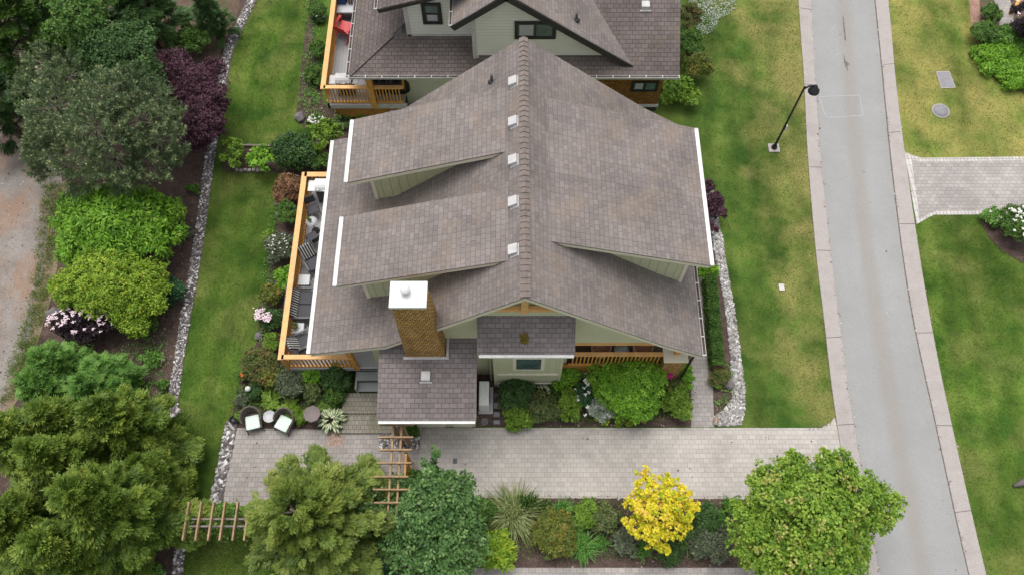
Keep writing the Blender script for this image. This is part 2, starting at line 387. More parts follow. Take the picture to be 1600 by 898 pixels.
MT['wfl'] = plain('white_petals', (0.85, 0.83, 0.78), 0.7, 0.05, 5)
MT['pfl'] = plain('pink_petals', (0.82, 0.66, 0.7), 0.7, 0.12, 5)
MT['mfl'] = plain('magenta_petals', (0.5, 0.03, 0.2), 0.7, 0.12, 5)
MT['ofl'] = plain('orange_petals', (0.8, 0.2, 0.04), 0.7, 0.12, 5)
def stripes():
    m, nt, b = _m('striped_cushion'); uv = coords(nt, 'Object')
    sp = nt.nodes.new('ShaderNodeSeparateXYZ'); nt.links.new(uv, sp.inputs[0])
    d = mult(nt, sp.outputs[0], 11.0)
    fr = nt.nodes.new('ShaderNodeMath'); fr.operation = 'FRACT'; nt.links.new(d, fr.inputs[0])
    c = ramp(nt, fr.outputs[0], [(0.0, (0.04, 0.04, 0.045)), (0.4, (0.04, 0.04, 0.045)), (0.45, (0.5, 0.48, 0.44)), (0.75, (0.5, 0.48, 0.44)), (0.8, (0.04, 0.04, 0.045))])
    nt.links.new(c, b.inputs['Base Color']); b.inputs['Roughness'].default_value = 0.9
    return m
MT['stripe'] = stripes()
def stone_mat(name, stops):
    m, nt, b = _m(name)
    at = nt.nodes.new('ShaderNodeAttribute'); at.attribute_name = 'tint'
    c = ramp(nt, at.outputs['Fac'], stops)
    g = ramp(nt, noise(nt, coords(nt), 30, 3, 0.7), [(0.3, 0.8), (0.7, 1.2)])
    nt.links.new(mix(nt, 1.0, c, g, 'MULTIPLY'), b.inputs['Base Color']); b.inputs['Roughness'].default_value = 0.8
    return m
MT['stones'] = stone_mat('river_stones', [(0.0, (0.07, 0.06, 0.06)), (0.45, (0.2, 0.18, 0.175)), (0.75, (0.42, 0.4, 0.39)), (1.0, (0.8, 0.78, 0.76))])
MT['stones_pale'] = stone_mat('pale_stones', [(0.0, (0.12, 0.105, 0.1)), (0.35, (0.3, 0.28, 0.265)), (0.75, (0.4, 0.385, 0.365)), (1.0, (0.7, 0.68, 0.66))])
MT['boulder'] = plain('grey_boulder', (0.16, 0.145, 0.145), 0.85, 0.3, 5, bumps=0.6)
FO = {}
def fo(k, *s, **kw):
    n = len(s); FO[k] = foliage('leaves_' + k, [(i / (n - 1), c) for i, c in enumerate(s)], **kw)
fo('cedar_gold', (0.045, 0.09, 0.012), (0.105, 0.18, 0.022), (0.195, 0.28, 0.036), (0.36, 0.4, 0.075))
fo('cypress', (0.055, 0.1, 0.016), (0.125, 0.19, 0.03), (0.23, 0.3, 0.05), (0.37, 0.39, 0.11))
fo('pine', (0.065, 0.11, 0.05), (0.125, 0.185, 0.082), (0.21, 0.27, 0.12), (0.62, 0.62, 0.33))
fo('maple', (0.055, 0.13, 0.015), (0.115, 0.225, 0.02), (0.21, 0.35, 0.035), (0.3, 0.43, 0.05), (0.46, 0.4, 0.13))
fo('gold', (0.24, 0.36, 0.018), (0.5, 0.55, 0.025), (0.84, 0.73, 0.04), (0.88, 0.72, 0.07), (0.9, 0.6, 0.16), trans=0.3)
fo('purple', (0.025, 0.009, 0.015), (0.06, 0.022, 0.036), (0.11, 0.042, 0.065), (0.17, 0.075, 0.1))
fo('blackpurple', (0.012, 0.008, 0.01), (0.03, 0.018, 0.022), (0.055, 0.03, 0.038))
fo('laurel', (0.07, 0.18, 0.015), (0.14, 0.32, 0.022), (0.23, 0.45, 0.035), (0.34, 0.54, 0.07))
fo('goldgreen', (0.09, 0.18, 0.015), (0.18, 0.31, 0.022), (0.29, 0.43, 0.035), (0.46, 0.5, 0.05))
fo('feather', (0.055, 0.14, 0.022), (0.11, 0.25, 0.038), (0.19, 0.37, 0.07), (0.29, 0.47, 0.13))
fo('mid', (0.035, 0.09, 0.016), (0.07, 0.155, 0.024), (0.115, 0.22, 0.035), (0.18, 0.3, 0.06))
fo('dark', (0.022, 0.06, 0.015), (0.045, 0.105, 0.025), (0.075, 0.155, 0.036), (0.11, 0.2, 0.055))
fo('teal', (0.04, 0.1, 0.03), (0.08, 0.175, 0.045), (0.13, 0.25, 0.065), (0.27, 0.4, 0.15))
fo('bluegreen', (0.025, 0.075, 0.03), (0.045, 0.125, 0.05), (0.08, 0.18, 0.065))
fo('lime', (0.07, 0.15, 0.015), (0.13, 0.24, 0.022), (0.2, 0.33, 0.035), (0.28, 0.4, 0.06))
fo('greygreen', (0.06, 0.085, 0.045), (0.1, 0.13, 0.07), (0.16, 0.19, 0.11), (0.24, 0.27, 0.17))
fo('olive', (0.055, 0.085, 0.025), (0.1, 0.14, 0.042), (0.16, 0.2, 0.065), (0.24, 0.27, 0.11))
fo('redgreen', (0.05, 0.09, 0.02), (0.1, 0.15, 0.03), (0.17, 0.16, 0.05), (0.33, 0.15, 0.08))
fo('redbrown', (0.1, 0.08, 0.03), (0.19, 0.11, 0.05), (0.3, 0.15, 0.08), (0.38, 0.22, 0.12))
fo('orangegreen', (0.07, 0.11, 0.02), (0.12, 0.17, 0.03), (0.19, 0.21, 0.03), (0.38, 0.24, 0.07))
fo('variegated', (0.08, 0.16, 0.04), (0.2, 0.3, 0.1), (0.55, 0.6, 0.35), (0.75, 0.77, 0.55))
fo('strap', (0.035, 0.12, 0.015), (0.075, 0.22, 0.025), (0.13, 0.31, 0.04), (0.2, 0.38, 0.08))
fo('strand', (0.09, 0.14, 0.04), (0.16, 0.21, 0.06), (0.26, 0.3, 0.11), (0.38, 0.4, 0.18))
fo('whitecover', (0.12, 0.18, 0.1), (0.3, 0.36, 0.26), (0.55, 0.6, 0.52), (0.75, 0.78, 0.72))
# ---------------------------------------------------------------- foliage, stones
def np_mesh(name, V, nper, tint, mat, parent=None):
    "V: (n, nper, 3) separate faces"
    n = V.shape[0]
    off = np.array(ORIG.get(parent.name, Vector((0,0,0)))) if parent else np.zeros(3)
    me = bpy.data.meshes.new(name)
    me.vertices.add(n * nper); me.vertices.foreach_set('co', (V - off).astype(np.float32).ravel())
    me.loops.add(n * nper); me.loops.foreach_set('vertex_index', np.arange(n * nper, dtype=np.int32))
    me.polygons.add(n); me.polygons.foreach_set('loop_start', np.arange(0, n * nper, nper, dtype=np.int32))
    me.polygons.foreach_set('loop_total', np.full(n, nper, dtype=np.int32))
    me.update(calc_edges=True)
    at = me.attributes.new('tint', 'FLOAT', 'FACE'); at.data.foreach_set('value', np.clip(tint, 0, 1).astype(np.float32))
    me.materials.append(mat)
    o = bpy.data.objects.new(name, me); col.objects.link(o)
    if parent: o.parent = parent; ORIG[o.name] = Vector(off)
    return o
def unit(a): return a / np.maximum(np.linalg.norm(a, axis=-1, keepdims=True), 1e-9)
def leaf_quads(C, A, Nn, L, W):
    A = unit(A); S = unit(np.cross(A, Nn)); Nn = np.cross(S, A)
    L = np.broadcast_to(np.asarray(L, float), (len(C),))[:, None]; W = np.broadcast_to(np.asarray(W, float), (len(C),))[:, None]
    m = C + A * L * 0.45 + Nn * L * 0.06
    return np.stack([C, m + S * W / 2, C + A * L - Nn * L * 0.08, m - S * W / 2], axis=1)
def sphere_dirs(n, zmin=-0.25):
    z = rng.uniform(zmin, 1, n); t = rng.uniform(0, 2 * np.pi, n); r = np.sqrt(1 - z * z)
    return np.stack([r * np.cos(t), r * np.sin(t), z], 1)
def leafy(lobes, L, W, dens=3.0, clump=0.22, per=26, zs=0.85, up=0.5, inner=0.25, gap=0.0, new=0.06):
    "lobes: list of (centre, radius). returns faces, tint"
    Vs, Ts = [], []
    for c, r in lobes:
        c = np.array(c); area = 2 * np.pi * r * r * 1.3
        ncl = max(5, int(dens * area / (L * W * 0.5) / per))
        d = sphere_dirs(ncl)
        if gap > 0: d = d[rng.random(ncl) > gap]; ncl = len(d)
        rr = r * np.clip(rng.normal(0.9, 0.15, ncl), 0.5, 1.28)
        ni = int(ncl * inner); rr[:ni] *= rng.uniform(0.4, 0.9, ni)
        cc = c + d * rr[:, None] * np.array([1, 1, zs])
        ct = np.clip(rng.normal(0.45, 0.2, ncl), 0, 1)
        cr = clump * r ** 0.5 * rng.uniform(0.5, 1.25, ncl); nw = (rng.random(ncl) < new) & (d[:, 2] > -0.1)
        k = np.repeat(np.arange(ncl), per); n = len(k)
        q = rng.normal(0, 1, (n, 3)); q = unit(q) * rng.random((n, 1)) ** 0.4
        C = cc[k] + q * cr[k][:, None] * np.array([1, 1, 0.7])
        nn = unit(d[k] * 0.7 + q * 0.5 + np.array([0, 0, up]) + rng.normal(0, 0.45, (n, 3)))
        A = unit(q + d[k] * 0.5 + rng.normal(0, 0.5, (n, 3)))
        s = rng.uniform(0.7, 1.25, n)
        Vs.append(leaf_quads(C, A - nn * np.sum(A * nn, 1, keepdims=True) * 0.8, nn, L * s, W * s)); Ts.append(np.where(nw[k] & (rng.random(n) < 0.65), 0.98, np.minimum(ct[k] * 0.75 + rng.random(n) * 0.3, 0.86)))
    return np.concatenate(Vs), np.concatenate(Ts)
def sub_lobes(c, rx, ry, rz, k):
    "a lumpy outline: k smaller lobes over an ellipsoid"
    c = Vector(c); out = [(c, min(rx, ry, rz * 1.3) * 0.8)]
    for i in range(k):
        t = 2 * math.pi * (i * 0.382 + random.random() * 0.2); u = random.uniform(0.1, 1)
        q = math.sqrt(1 - min(u, 0.95) ** 2) * 0.62 + 0.1
        r = random.uniform(0.32, 0.5) * min(rx, ry)
        out.append((c + Vector((math.cos(t) * rx * q, math.sin(t) * ry * q, (u - 0.3) * rz * 0.75)), r))
    return out
def strands(c, n, L, W, h, seg=5, lean=0.5, droop=1.0, jit=0.1):
    "arching blades from a point: faces, tint"
    c = np.array(c); az = rng.uniform(0, 2 * np.pi, n); ln = L * rng.uniform(0.55, 1.15, n); el = rng.uniform(0.15, 1, n)
    s = np.linspace(0, 1, seg + 1)
    d = np.stack([np.cos(az), np.sin(az), np.zeros(n)], 1); side = np.stack([-np.sin(az), np.cos(az), np.zeros(n)], 1)
    side = unit(side + rng.normal(0, 0.25, (n, 3)))
    b = c + rng.normal(0, jit, (n, 3)) * np.array([1, 1, 0])
    pts = [b + d * (ln * el * si * (0.6 + 0.4 * si))[:, None] + np.array([0, 0, 1]) * (h * (1.1 - el * 0.6) * (2.2 * si - 1.5 * droop * si * si))[:, None] for si in s]
    Vs = []
    for i in range(seg):
        w0 = W * (1 - s[i] ** 2 * 0.95) / 2; w1 = W * (1 - s[i+1] ** 2 * 0.95) / 2
        Vs.append(np.stack([pts[i] - side * w0, pts[i] + side * w0, pts[i+1] + side * w1, pts[i+1] - side * w1], 1))
    t = rng.random(n)
    return np.concatenate(Vs), np.tile(t, seg)
def sprays(tips, dirs, Ls, m=13, lw=0.28, flat=0.35, tint0=None):
    "flat fans of small leaflets around an axis"
    n = len(tips); dirs = unit(dirs)
    upv = unit(np.array([0, 0, 1.0]) + rng.normal(0, flat, (n, 3)))
    side = unit(np.cross(dirs, upv)); upv = np.cross(side, dirs)
    t0 = rng.random(n) if tint0 is None else tint0
    Vs, Ts = [], []
    for j in range(m):
        t = (j + 0.5) / m; sg = 1 if j % 2 else -1
        if j == m - 1: sg = 0
        C = tips + dirs * (Ls * t * 0.85)[:, None]
        A = dirs * 0.75 + side * sg * 0.8 + rng.normal(0, 0.12, (n, 3))
        L = Ls * (0.62 - 0.35 * t) * rng.uniform(0.8, 1.2, n)
        Vs.append(leaf_quads(C, A, upv + rng.normal(0, 0.2, (n, 3)), L, L * lw)); Ts.append(t0 * 0.7 + 0.3 * t * rng.random(n) + 0.08)
    return np.concatenate(Vs), np.concatenate(Ts)
def conifer(base, top, Rr, nb, per, Ls, k0=0.12, power=0.75, droop=0.1, m=13, lw=0.28, cl=0.3, start=0.45):
    base = np.array(base); top = np.array(top); h = top[2] - base[2]
    T, D, LL, C0, limbs = [], [], [], [], []
    for i in range(nb):
        t = k0 + (1 - k0) * ((i + 0.5) / nb) ** 0.85; az = i * 2.39996 + random.uniform(-0.3, 0.3)
        Lb = Rr * max(0.06, (1 - t)) ** power * random.uniform(0.6, 1.22)
        o = base + (top - base) * t
        rd = np.array([math.cos(az), math.sin(az), 0.0])
        elev = 0.15 + 0.9 * t ** 3
        e = o + rd * Lb + np.array([0, 0, Lb * (elev - droop)])
        limbs.append((o, e, Lb))
        n = max(6, int(per * (0.35 + Lb / Rr)))
        s = start + (1.02 - start) * rng.random(n) ** 0.7
        lat = rng.normal(0, cl, n) * Lb * 0.42 * (1.1 - s * 0.5) ; lat = np.clip(lat, -0.7, 0.7)
        sd = np.array([-rd[1], rd[0], 0])
        p = o + (e - o) * s[:, None] + sd * lat[:, None] + np.array([0, 0, 1]) * rng.normal(0, 0.09, n)[:, None] - np.array([0, 0, 1]) * (np.abs(lat) * 0.3)[:, None]
        dd = unit((e - o)[None, :] + sd * (lat * 1.5 + rng.normal(0, 0.25, n) * Lb)[:, None] + rng.normal(0, 0.12, (n, 3)))
        T.append(p); D.append(dd); LL.append(Ls * rng.uniform(0.7, 1.25, n)); C0.append(np.clip(random.gauss(0.42, 0.16) + rng.normal(0, 0.16, n) + 0.15 * (s - 0.7), 0, 1))
    V, t = sprays(np.concatenate(T), np.concatenate(D), np.concatenate(LL), m=m, lw=lw, tint0=np.concatenate(C0))
    return V, t, limbs

def stems(root, c, h, n, spread, r=0.02, mat='bark', name='stem'):
    b = MB(); c = Vector(c)
    for i in range(n):
        a = 2 * math.pi * i / n + random.random(); e = c + Vector((math.cos(a) * spread, math.sin(a) * spread, h))
        b.tube([c, c.lerp(e, 0.5) + Vector((0, 0, h * 0.1)), e], [r, r * 0.75, r * 0.4], 5)
    return b.build(name, MT[mat], root)
def shrub(name, label, cat, px, py, rx, ry, h, pal, L=0.09, W=0.055, k=7, dens=3.0, group=None, flowers=None, clump=0.16, up=0.5, gap=0.0, zlow=0.0):
    c = P(px, py, h * 0.45); rx = M(rx, py, h * 0.45); ry = M(ry, py, h * 0.45) * 1.03
    root = thing(name, label, cat, (c.x, c.y, 0), group)
    lobes = sub_lobes((c.x, c.y, max(h * 0.5, 0.1)), rx, ry, h * 0.5, k)
    V, t = leafy(lobes, L, W, dens=dens, clump=clump, up=up, gap=gap)
    V[:, :, 2] = np.maximum(V[:, :, 2], 0.02)
    np_mesh('foliage', V, 4, t, FO[pal], root)
    stems(root, (c.x, c.y, 0), h * 0.6, 5, min(rx, ry) * 0.5, 0.015 + h * 0.008)
    if flowers: blossoms(root, c, rx, ry, h, *flowers)
    return root
def blossoms(root, c, rx, ry, h, mat, n, size, box=None):
    Vs = []
    for i in range(n):
        if box: p = P(box[0] + random.uniform(-1, 1) * box[2], box[1] + random.uniform(-1, 1) * box[3], h)
        else:
            a = random.uniform(0, 6.283); q = math.sqrt(random.random()) * 0.85
            p = Vector((c.x + math.cos(a) * rx * q, c.y + math.sin(a) * ry * q, h * (0.98 - 0.45 * q * q) + 0.05))
        m = 9; C = np.array(p)[None, :] + rng.normal(0, size * 0.2, (m, 3)); az = np.arange(m) * 2.4
        A = np.stack([np.cos(az), np.sin(az), rng.uniform(0, 0.8, m)], 1)
        Vs.append(leaf_quads(C, A, np.array([[0, 0, 1.0]]) + rng.normal(0, 0.3, (m, 3)), size * 0.6, size * 0.45))
    V = np.concatenate(Vs); return np_mesh('blossoms', V, 4, np.full(len(V), 0.5), MT[mat], root)
def tree(name, label, cat, base, lobes, pal, L, W, dens=3.0, trunk=0.12, group=None, clump=0.26, mat='bark', up=0.5, gap=0.0, zs=0.8, per=26, new=0.06):
    "lobes in pixels: (px, py, r px, z)"
    root = thing(name, label, cat, (base.x, base.y, 0), group)
    ls = [(P(x, y, z), M(r, y, z)) for x, y, r, z in lobes]
    V, t = leafy(ls, L, W, dens=dens, clump=clump, up=up, gap=gap, zs=zs, per=per, new=new)
    V[:, :, 2] = np.maximum(V[:, :, 2], 0.02)
    np_mesh('crown', V, 4, t, FO[pal], root)
    b = MB(); topz = max(p.z for p, r in ls); cen = sum((p for p, r in ls), Vector()) / len(ls)
    fork = Vector((base.x, base.y, 0)).lerp(Vector((cen.x, cen.y, topz)), 0.4)
    b.tube([Vector((base.x, base.y, -0.1)), Vector((base.x, base.y, 0)).lerp(fork, 0.5), fork], [trunk * 1.3, trunk, trunk * 0.85], 9)
    for p, r in ls:
        mid = fork.lerp(p, 0.5) + Vector((random.uniform(-.1, .1), random.uniform(-.1, .1), -0.08 * r))
        b.tube([fork, mid, p], [trunk * 0.6, trunk * 0.4, trunk * 0.15], 6)
        for i in range(4):
            a = random.uniform(0, 6.28); e = p + Vector((math.cos(a), math.sin(a), random.uniform(-.1, .5))) * r * 0.7
            b.tube([mid.lerp(p, 0.6), e], [trunk * 0.18, trunk * 0.06], 4)
    b.build('trunk', MT[mat], root)
    return root
def big_conifer(name, label, px, py, rpx, h, nb, per, Ls, pal, group=None, lean=(0, 0), mat='bark', **kw):
    zt = h; z0 = h * 0.5
    c = P(px, py, z0); Rr = M(rpx, py, z0)
    base = Vector((c.x, c.y, 0)); top = Vector((c.x + lean[0], c.y + lean[1], zt))
    root = thing(name, label, 'tree', tuple(base), group)
    V, t, limbs = conifer(base, top, Rr, nb, per, Ls, **kw)
    V[:, :, 2] = np.maximum(V[:, :, 2], 0.02)
    np_mesh('crown', V, 4, t, FO[pal], root)
    b = MB(); b.tube([base - Vector((0, 0, 0.1)), base.lerp(top, 0.5), top], [0.2, 0.12, 0.02], 9)
    for o, e, Lb in limbs[:int(len(limbs) * .9)]: b.tube([o, (Vector(o) + Vector(e)) / 2, e], [0.035 + 0.012 * Lb, 0.03, 0.008], 5)
    b.build('trunk', MT[mat], root)
    return root

ICO = None
def stones(name, pts, sizes, mat, kind='stuff', flat=0.6):
    global ICO
    if ICO is None:
        g = (1 + 5 ** 0.5) / 2
        v = np.array([(-1,g,0),(1,g,0),(-1,-g,0),(1,-g,0),(0,-1,g),(0,1,g),(0,-1,-g),(0,1,-g),(g,0,-1),(g,0,1),(-g,0,-1),(-g,0,1)], float); v = unit(v)
        f = np.array([(0,11,5),(0,5,1),(0,1,7),(0,7,10),(0,10,11),(1,5,9),(5,11,4),(11,10,2),(10,7,6),(7,1,8),(3,9,4),(3,4,2),(3,2,6),(3,6,8),(3,8,9),(4,9,5),(2,4,11),(6,2,10),(8,6,7),(9,8,1)])
        ICO = (v, f)
    v, f = ICO; pts = np.array(pts, float); n = len(pts); sizes = np.array(sizes)
    sh = v[None] * rng.uniform(0.72, 1.2, (n, 12, 1))
    sh = sh * np.stack([rng.uniform(0.8, 1.3, n), rng.uniform(0.7, 1.1, n), flat * rng.uniform(0.8, 1.2, n)], 1)[:, None, :]
    a = rng.uniform(0, 6.28, n); ca, sa = np.cos(a)[:, None], np.sin(a)[:, None]
    x = sh[:, :, 0] * ca - sh[:, :, 1] * sa; y = sh[:, :, 0] * sa + sh[:, :, 1] * ca
    sh = np.stack([x, y, sh[:, :, 2]], 2) * sizes[:, None, None]
    V = (sh + pts[:, None, :])[:, f.ravel(), :].reshape(n * 20, 3, 3)
    o = np_mesh(name, V, 3, np.repeat(rng.random(n), 20), mat)
    return tag(o, kind=kind)

# ---------------------------------------------------------------- ground sheets
def smooth(pts, closed=False, k=6):
    pts = [Vector(p) for p in pts]; n = len(pts); out = []
    rngi = range(n) if closed else range(n - 1)
    for i in rngi:
        p0 = pts[(i-1) % n] if closed or i > 0 else pts[0]; p1 = pts[i]; p2 = pts[(i+1) % n]; p3 = pts[(i+2) % n] if closed or i < n - 2 else pts[-1]
        for j in range(k):
            t = j / k
            out.append(0.5 * ((2*p1) + (p2-p0)*t + (2*p0-5*p1+4*p2-p3)*t*t + (3*p1-p0-3*p2+p3)*t**3))
    if not closed: out.append(pts[-1])
    return out
def sheet(name, pix, z, mat, sm=False, kind='structure', world_pts=None):
    pts = world_pts or [P(x, y, 0) for x, y in pix]
    if sm: pts = smooth(pts, True)
    pts = [Vector((p.x, p.y, z)) for p in pts]
    ar = sum(pts[i].x * pts[(i+1) % len(pts)].y - pts[(i+1) % len(pts)].x * pts[i].y for i in range(len(pts)))
    if ar < 0: pts = pts[::-1]
    b = MB(); b.face(pts); o = b.build(name, MT[mat]); return tag(o, kind=kind)
def strip(name, left, right, mat, zl, zr, kind='structure', sk=True, k=6):
    "ribbon between two pixel polylines, with a skirt below"
    a = smooth([P(x, y) for x, y in left], k=k); c = smooth([P(x, y) for x, y in right], k=k); b = MB()
    for i in range(len(a) - 1):
        p = [Vector((a[i].x, a[i].y, zl)), Vector((c[i].x, c[i].y, zr)), Vector((c[i+1].x, c[i+1].y, zr)), Vector((a[i+1].x, a[i+1].y, zl))]
        nn = (p[1]-p[0]).cross(p[2]-p[0])
        b.face(p if nn.z > 0 else p[::-1])
        if sk:
            b.face([p[0], p[3], Vector((p[3].x, p[3].y, -0.05)), Vector((p[0].x, p[0].y, -0.05))])
            b.face([p[1], p[2], Vector((p[2].x, p[2].y, -0.05)), Vector((p[1].x, p[1].y, -0.05))])
    o = b.build(name, MT[mat]); return tag(o, kind=kind)
b = MB(); b.face([(-250, -250, -0.006), (250, -250, -0.006), (250, 250, -0.006), (-250, 250, -0.006)])
tag(b.build('ground', MT['lawn']), kind='structure')
sheet('lawn', None, 0.0, 'lawn_mid', world_pts=[Vector((5.5, -30, 0)), Vector((13.2, -30, 0)), Vector((14.5, 90, 0)), Vector((5.5, 90, 0))])
# road
KLo = [(1215, -420), (1234, -200), (1247, 0), (1256, 128), (1261.5, 240), (1273, 380), (1287, 500), (1304, 640), (1346, 898), (1380, 1060)]
KLi = [(1228, -420), (1252, -200), (1266.8, 0), (1274, 128), (1281.5, 240), (1296, 380), (1311, 500), (1330, 640), (1374, 898), (1410, 1060)]
KRi = [(1320, -420), (1345, -200), (1367, 0), (1380, 128), (1391, 240), (1408, 380), (1427, 500), (1457, 640), (1514, 898), (1560, 1060)]
KRo = [(1335, -420), (1362, -200), (1387, 0), (1399, 128), (1413, 240), (1433, 380), (1453, 500), (1481, 640), (1540, 898), (1588, 1060)]
rd = strip('road', KLi, KRi, 'asphalt', 0.012, 0.012, sk=False)
la = smooth([P(x, y) for x, y in KLi]); uvd = rd.data.uv_layers[0].data
for p_ in rd.data.polygons:          # u runs across the road, kerb to kerb
    for li in p_.loop_indices:
        q_ = rd.data.vertices[rd.data.loops[li].vertex_index].co
        uvd[li].uv = (0.0 if min((q_.x - a_.x) ** 2 + (q_.y - a_.y) ** 2 for a_ in la) < 0.01 else 1.0, q_.y)
mid = lambda A, B, t: [(a[0] + (b_[0] - a[0]) * t, a[1]) for a, b_ in zip(A, B)]
strip('kerb_left', KLo, KLi, 'concrete', 0.05, 0.02)
strip('kerb_right', KRi, KRo, 'concrete', 0.02, 0.05)
b = MB()
for (xo, yo, xi, yi) in [(1250, 14, 1268, 16), (1257, 133, 1275, 134), (1265, 262, 1284, 262), (1275, 392, 1298, 392), (1290, 528, 1315, 526), (1309, 664, 1335, 662), (1330, 800, 1357, 798),
                         (1380, 102, 1397, 101), (1387, 208, 1406, 207), (1405, 350, 1429, 351), (1432, 520, 1456, 520), (1462, 664, 1487, 665), (1492, 800, 1519, 797)]:
    left = xi < 1375
    a = P(xo, yo); c = P(xi, yi)
    b.bar((a.x, a.y, 0.052 if left else 0.024), (c.x, c.y, 0.024 if left else 0.054), 0.02, 0.006)
tag(b.build('kerb_joints', MT['joint']), kind='structure')
tag(strip('right_kerb_edge', [(x - 1.2, y) for x, y in KRi], [(x + 0.4, y) for x, y in KRi], 'joint', 0.016, 0.026, sk=False), kind='structure')
# chalk and tar on the road
MT['chalk'] = plain('faded_chalk', (0.37, 0.375, 0.37), 0.9, 0.1, 5); MT['tar'] = plain('tar_patch', (0.15, 0.135, 0.125), 0.8, 0.3, 6)
b = MB()
ck = [(1280, 152), (1343, 149.5), (1348, 181), (1290, 184.5), (1280, 152)]
for i in range(4):
    a, c = P(*ck[i]), P(*ck[i + 1]); b.bar((a.x, a.y, 0.016), (c.x, c.y, 0.016), 0.035, 0.002)
for A, B_ in (((1297, 50), (1305, 41)), ((1290, 118), (1312, 122)), ((1284, 70), (1297, 75)), ((1300, 90), (1322, 78))):
    a, c = P(*A), P(*B_); b.bar((a.x, a.y, 0.016), (c.x, c.y, 0.016), 0.02, 0.002)
tag(b.build('chalk_lines', MT['chalk']), kind='structure')
for pl in ([(1316, 24), (1318, 28), (1320, 45), (1322, 64), (1319.5, 64), (1317.5, 45)], [(1318, 84), (1321, 96), (1328, 101), (1324, 104), (1325, 113), (1321, 106), (1318.5, 97)]):
    sheet('road_patch', pl, 0.017, 'tar')
# right-hand lawns, driveway, bed
sheet('lawn_right', [(1362, -200), (1387, 0), (1399, 128), (1413, 241), (1440, 248), (1600, 248), (1900, 250), (2300, -200)], 0.002, 'lawn_dry')
sheet('neighbour_driveway', [(1413, 240), (1425, 247), (1440, 250), (1600, 248), (1900, 248), (1900, 336), (1600, 333), (1460, 334), (1448, 337), (1433, 350)], 0.006, 'paver_dark')
sheet('driveway_edge', [(1413, 237), (1425, 243), (1440, 247), (1600, 245), (1900, 245), (1900, 251), (1600, 251), (1440, 253), (1424, 250), (1437, 343), (1448, 336), (1462, 330), (1600, 329.5), (1900, 332), (1900, 338), (1600, 335), (1460, 336), (1449, 341), (1432, 351)], 0.011, 'paver_edge')
sheet('right_bed', [(1534, 335), (1534, 350), (1545, 372), (1565, 392), (1600, 412), (1900, 520), (1900, 336), (1600, 334)], 0.013, 'mulch')
sheet('corner_bed', [(1512, -120), (1516, 0), (1520, 52), (1538, 78), (1563, 112), (1600, 142), (1800, 240), (1800, -120)], 0.006, 'soil')
sheet('bark_path', [(1512, -80), (1514, 0), (1518, 50), (1524, 44), (1532, 30), (1530, 0), (1530, -80)], 0.010, 'rustpath')
sheet('paved_path', [(1545, -80), (1553, 0), (1562, 43), (1584, 43), (1583, 20), (1578, 0), (1570, -80)], 0.010, 'paver_dark')
# left side
BL = [(440, -160), (415, -60), (395, 0), (376, 40), (358, 80), (348, 130), (345, 165), (338, 200), (329, 250), (322, 300), (314, 360), (303, 430), (292, 490), (281, 560), (273, 620), (271, 670), (276, 710), (286, 760), (292, 800)]
BL2 = [(292, 800), (288, 830), (280, 870), (276, 930), (272, 1010)]
sheet('bark_bed', [(x - 3, y) for x, y in BL + BL2[1:]] + [(60, 1010), (-60, 1010), (-60, 760), (20, 640), (60, 520), (85, 420), (95, 330), (70, 250), (-60, 120), (-300, -60), (-300, -160)], 0.004, 'mulch', sm=False)
sheet('soil_patch', [(380, -50), (372, 20), (350, 70), (338, 100), (300, 95), (262, 85), (240, 30), (245, -50)], 0.008, 'soil')
sheet('gravel_lane', [(-900, -160), (-400, 0), (-120, 110), (0, 185), (60, 220), (95, 270), (92, 340), (82, 430), (60, 500), (36, 560), (18, 620), (-30, 700), (-200, 900), (-900, 1000)], 0.008, 'lane', sm=True)
sheet('lane_verge', [(112, 280), (96, 340), (88, 430), (70, 500), (50, 560), (30, 620), (10, 640), (40, 560), (52, 500), (66, 430), (76, 350), (85, 300)], 0.012, 'verge', sm=True)
# beds round the house
sheet('deck_bed', [(560, 195), (505, 160), (492, 60), (500, -60), (498, -60), (485, 0), (475, 60), (470, 110), (462, 185), (480, 205), (505, 235), (500, 262), (445, 272), (434, 310), (431, 345), (420, 372), (424, 400), (414, 450), (402, 485), (404, 530), (385, 560), (374, 592), (372, 618), (364, 640), (361, 668), (510, 672), (540, 676), (545, 560), (520, 400), (560, 270)], 0.004, 'mulch')
sheet('front_bed', [(745, 560), (1082, 555), (1080, 666), (745, 666)], 0.006, 'mulch')
sheet('hedge_bed', [(1085, 300), (1112, 300), (1122, 400), (1135, 480), (1142, 560), (1146, 610), (1145, 640), (1112, 662), (1112, 560), (1100, 420), (1092, 370)], 0.004, 'mulch')
sheet('verge_bed', [(640, 777), (1152, 777), (1152, 886), (640, 886)], 0.004, 'mulch')
sheet('lower_bed', [(560, 735), (655, 735), (655, 900), (500, 900), (500, 745)], 0.006, 'mulch')
sheet('left_garden_plot', [(347, 226), (410, 226), (505, 238), (500, 268), (400, 271), (347, 268)], 0.003, 'mulch')
sheet('driveway', [(655, 668), (1283, 668), (1297, 660), (1304, 652), (1305, 655), (1313, 690), (1328, 790), (1150, 779), (655, 777)], 0.010, 'paver')
sheet('entry_walk', [(590, 664), (656, 664), (656, 746), (590, 746)], 0.007, 'paver_dark')
sheet('patio', [(363, 668), (512, 671), (545, 676), (600, 674), (600, 742), (555, 745), (380, 790), (347, 788), (352, 725), (358, 690)], 0.009, 'paver_dark')
sheet('second_driveway', [(740, 886), (1170, 886), (1345, 890), (1380, 1060), (700, 1060)], 0.008, 'paver_dark')
sheet('side_path', [(1078, 400), (1094, 400), (1112, 560), (1116, 667), (1080, 667), (1080, 556), (1070, 420)], 0.008, 'paver_dark')
sheet('pebble_patch', [(512, 674), (537, 676), (535, 697), (511, 697)], 0.013, 'fines')
b = MB(); 
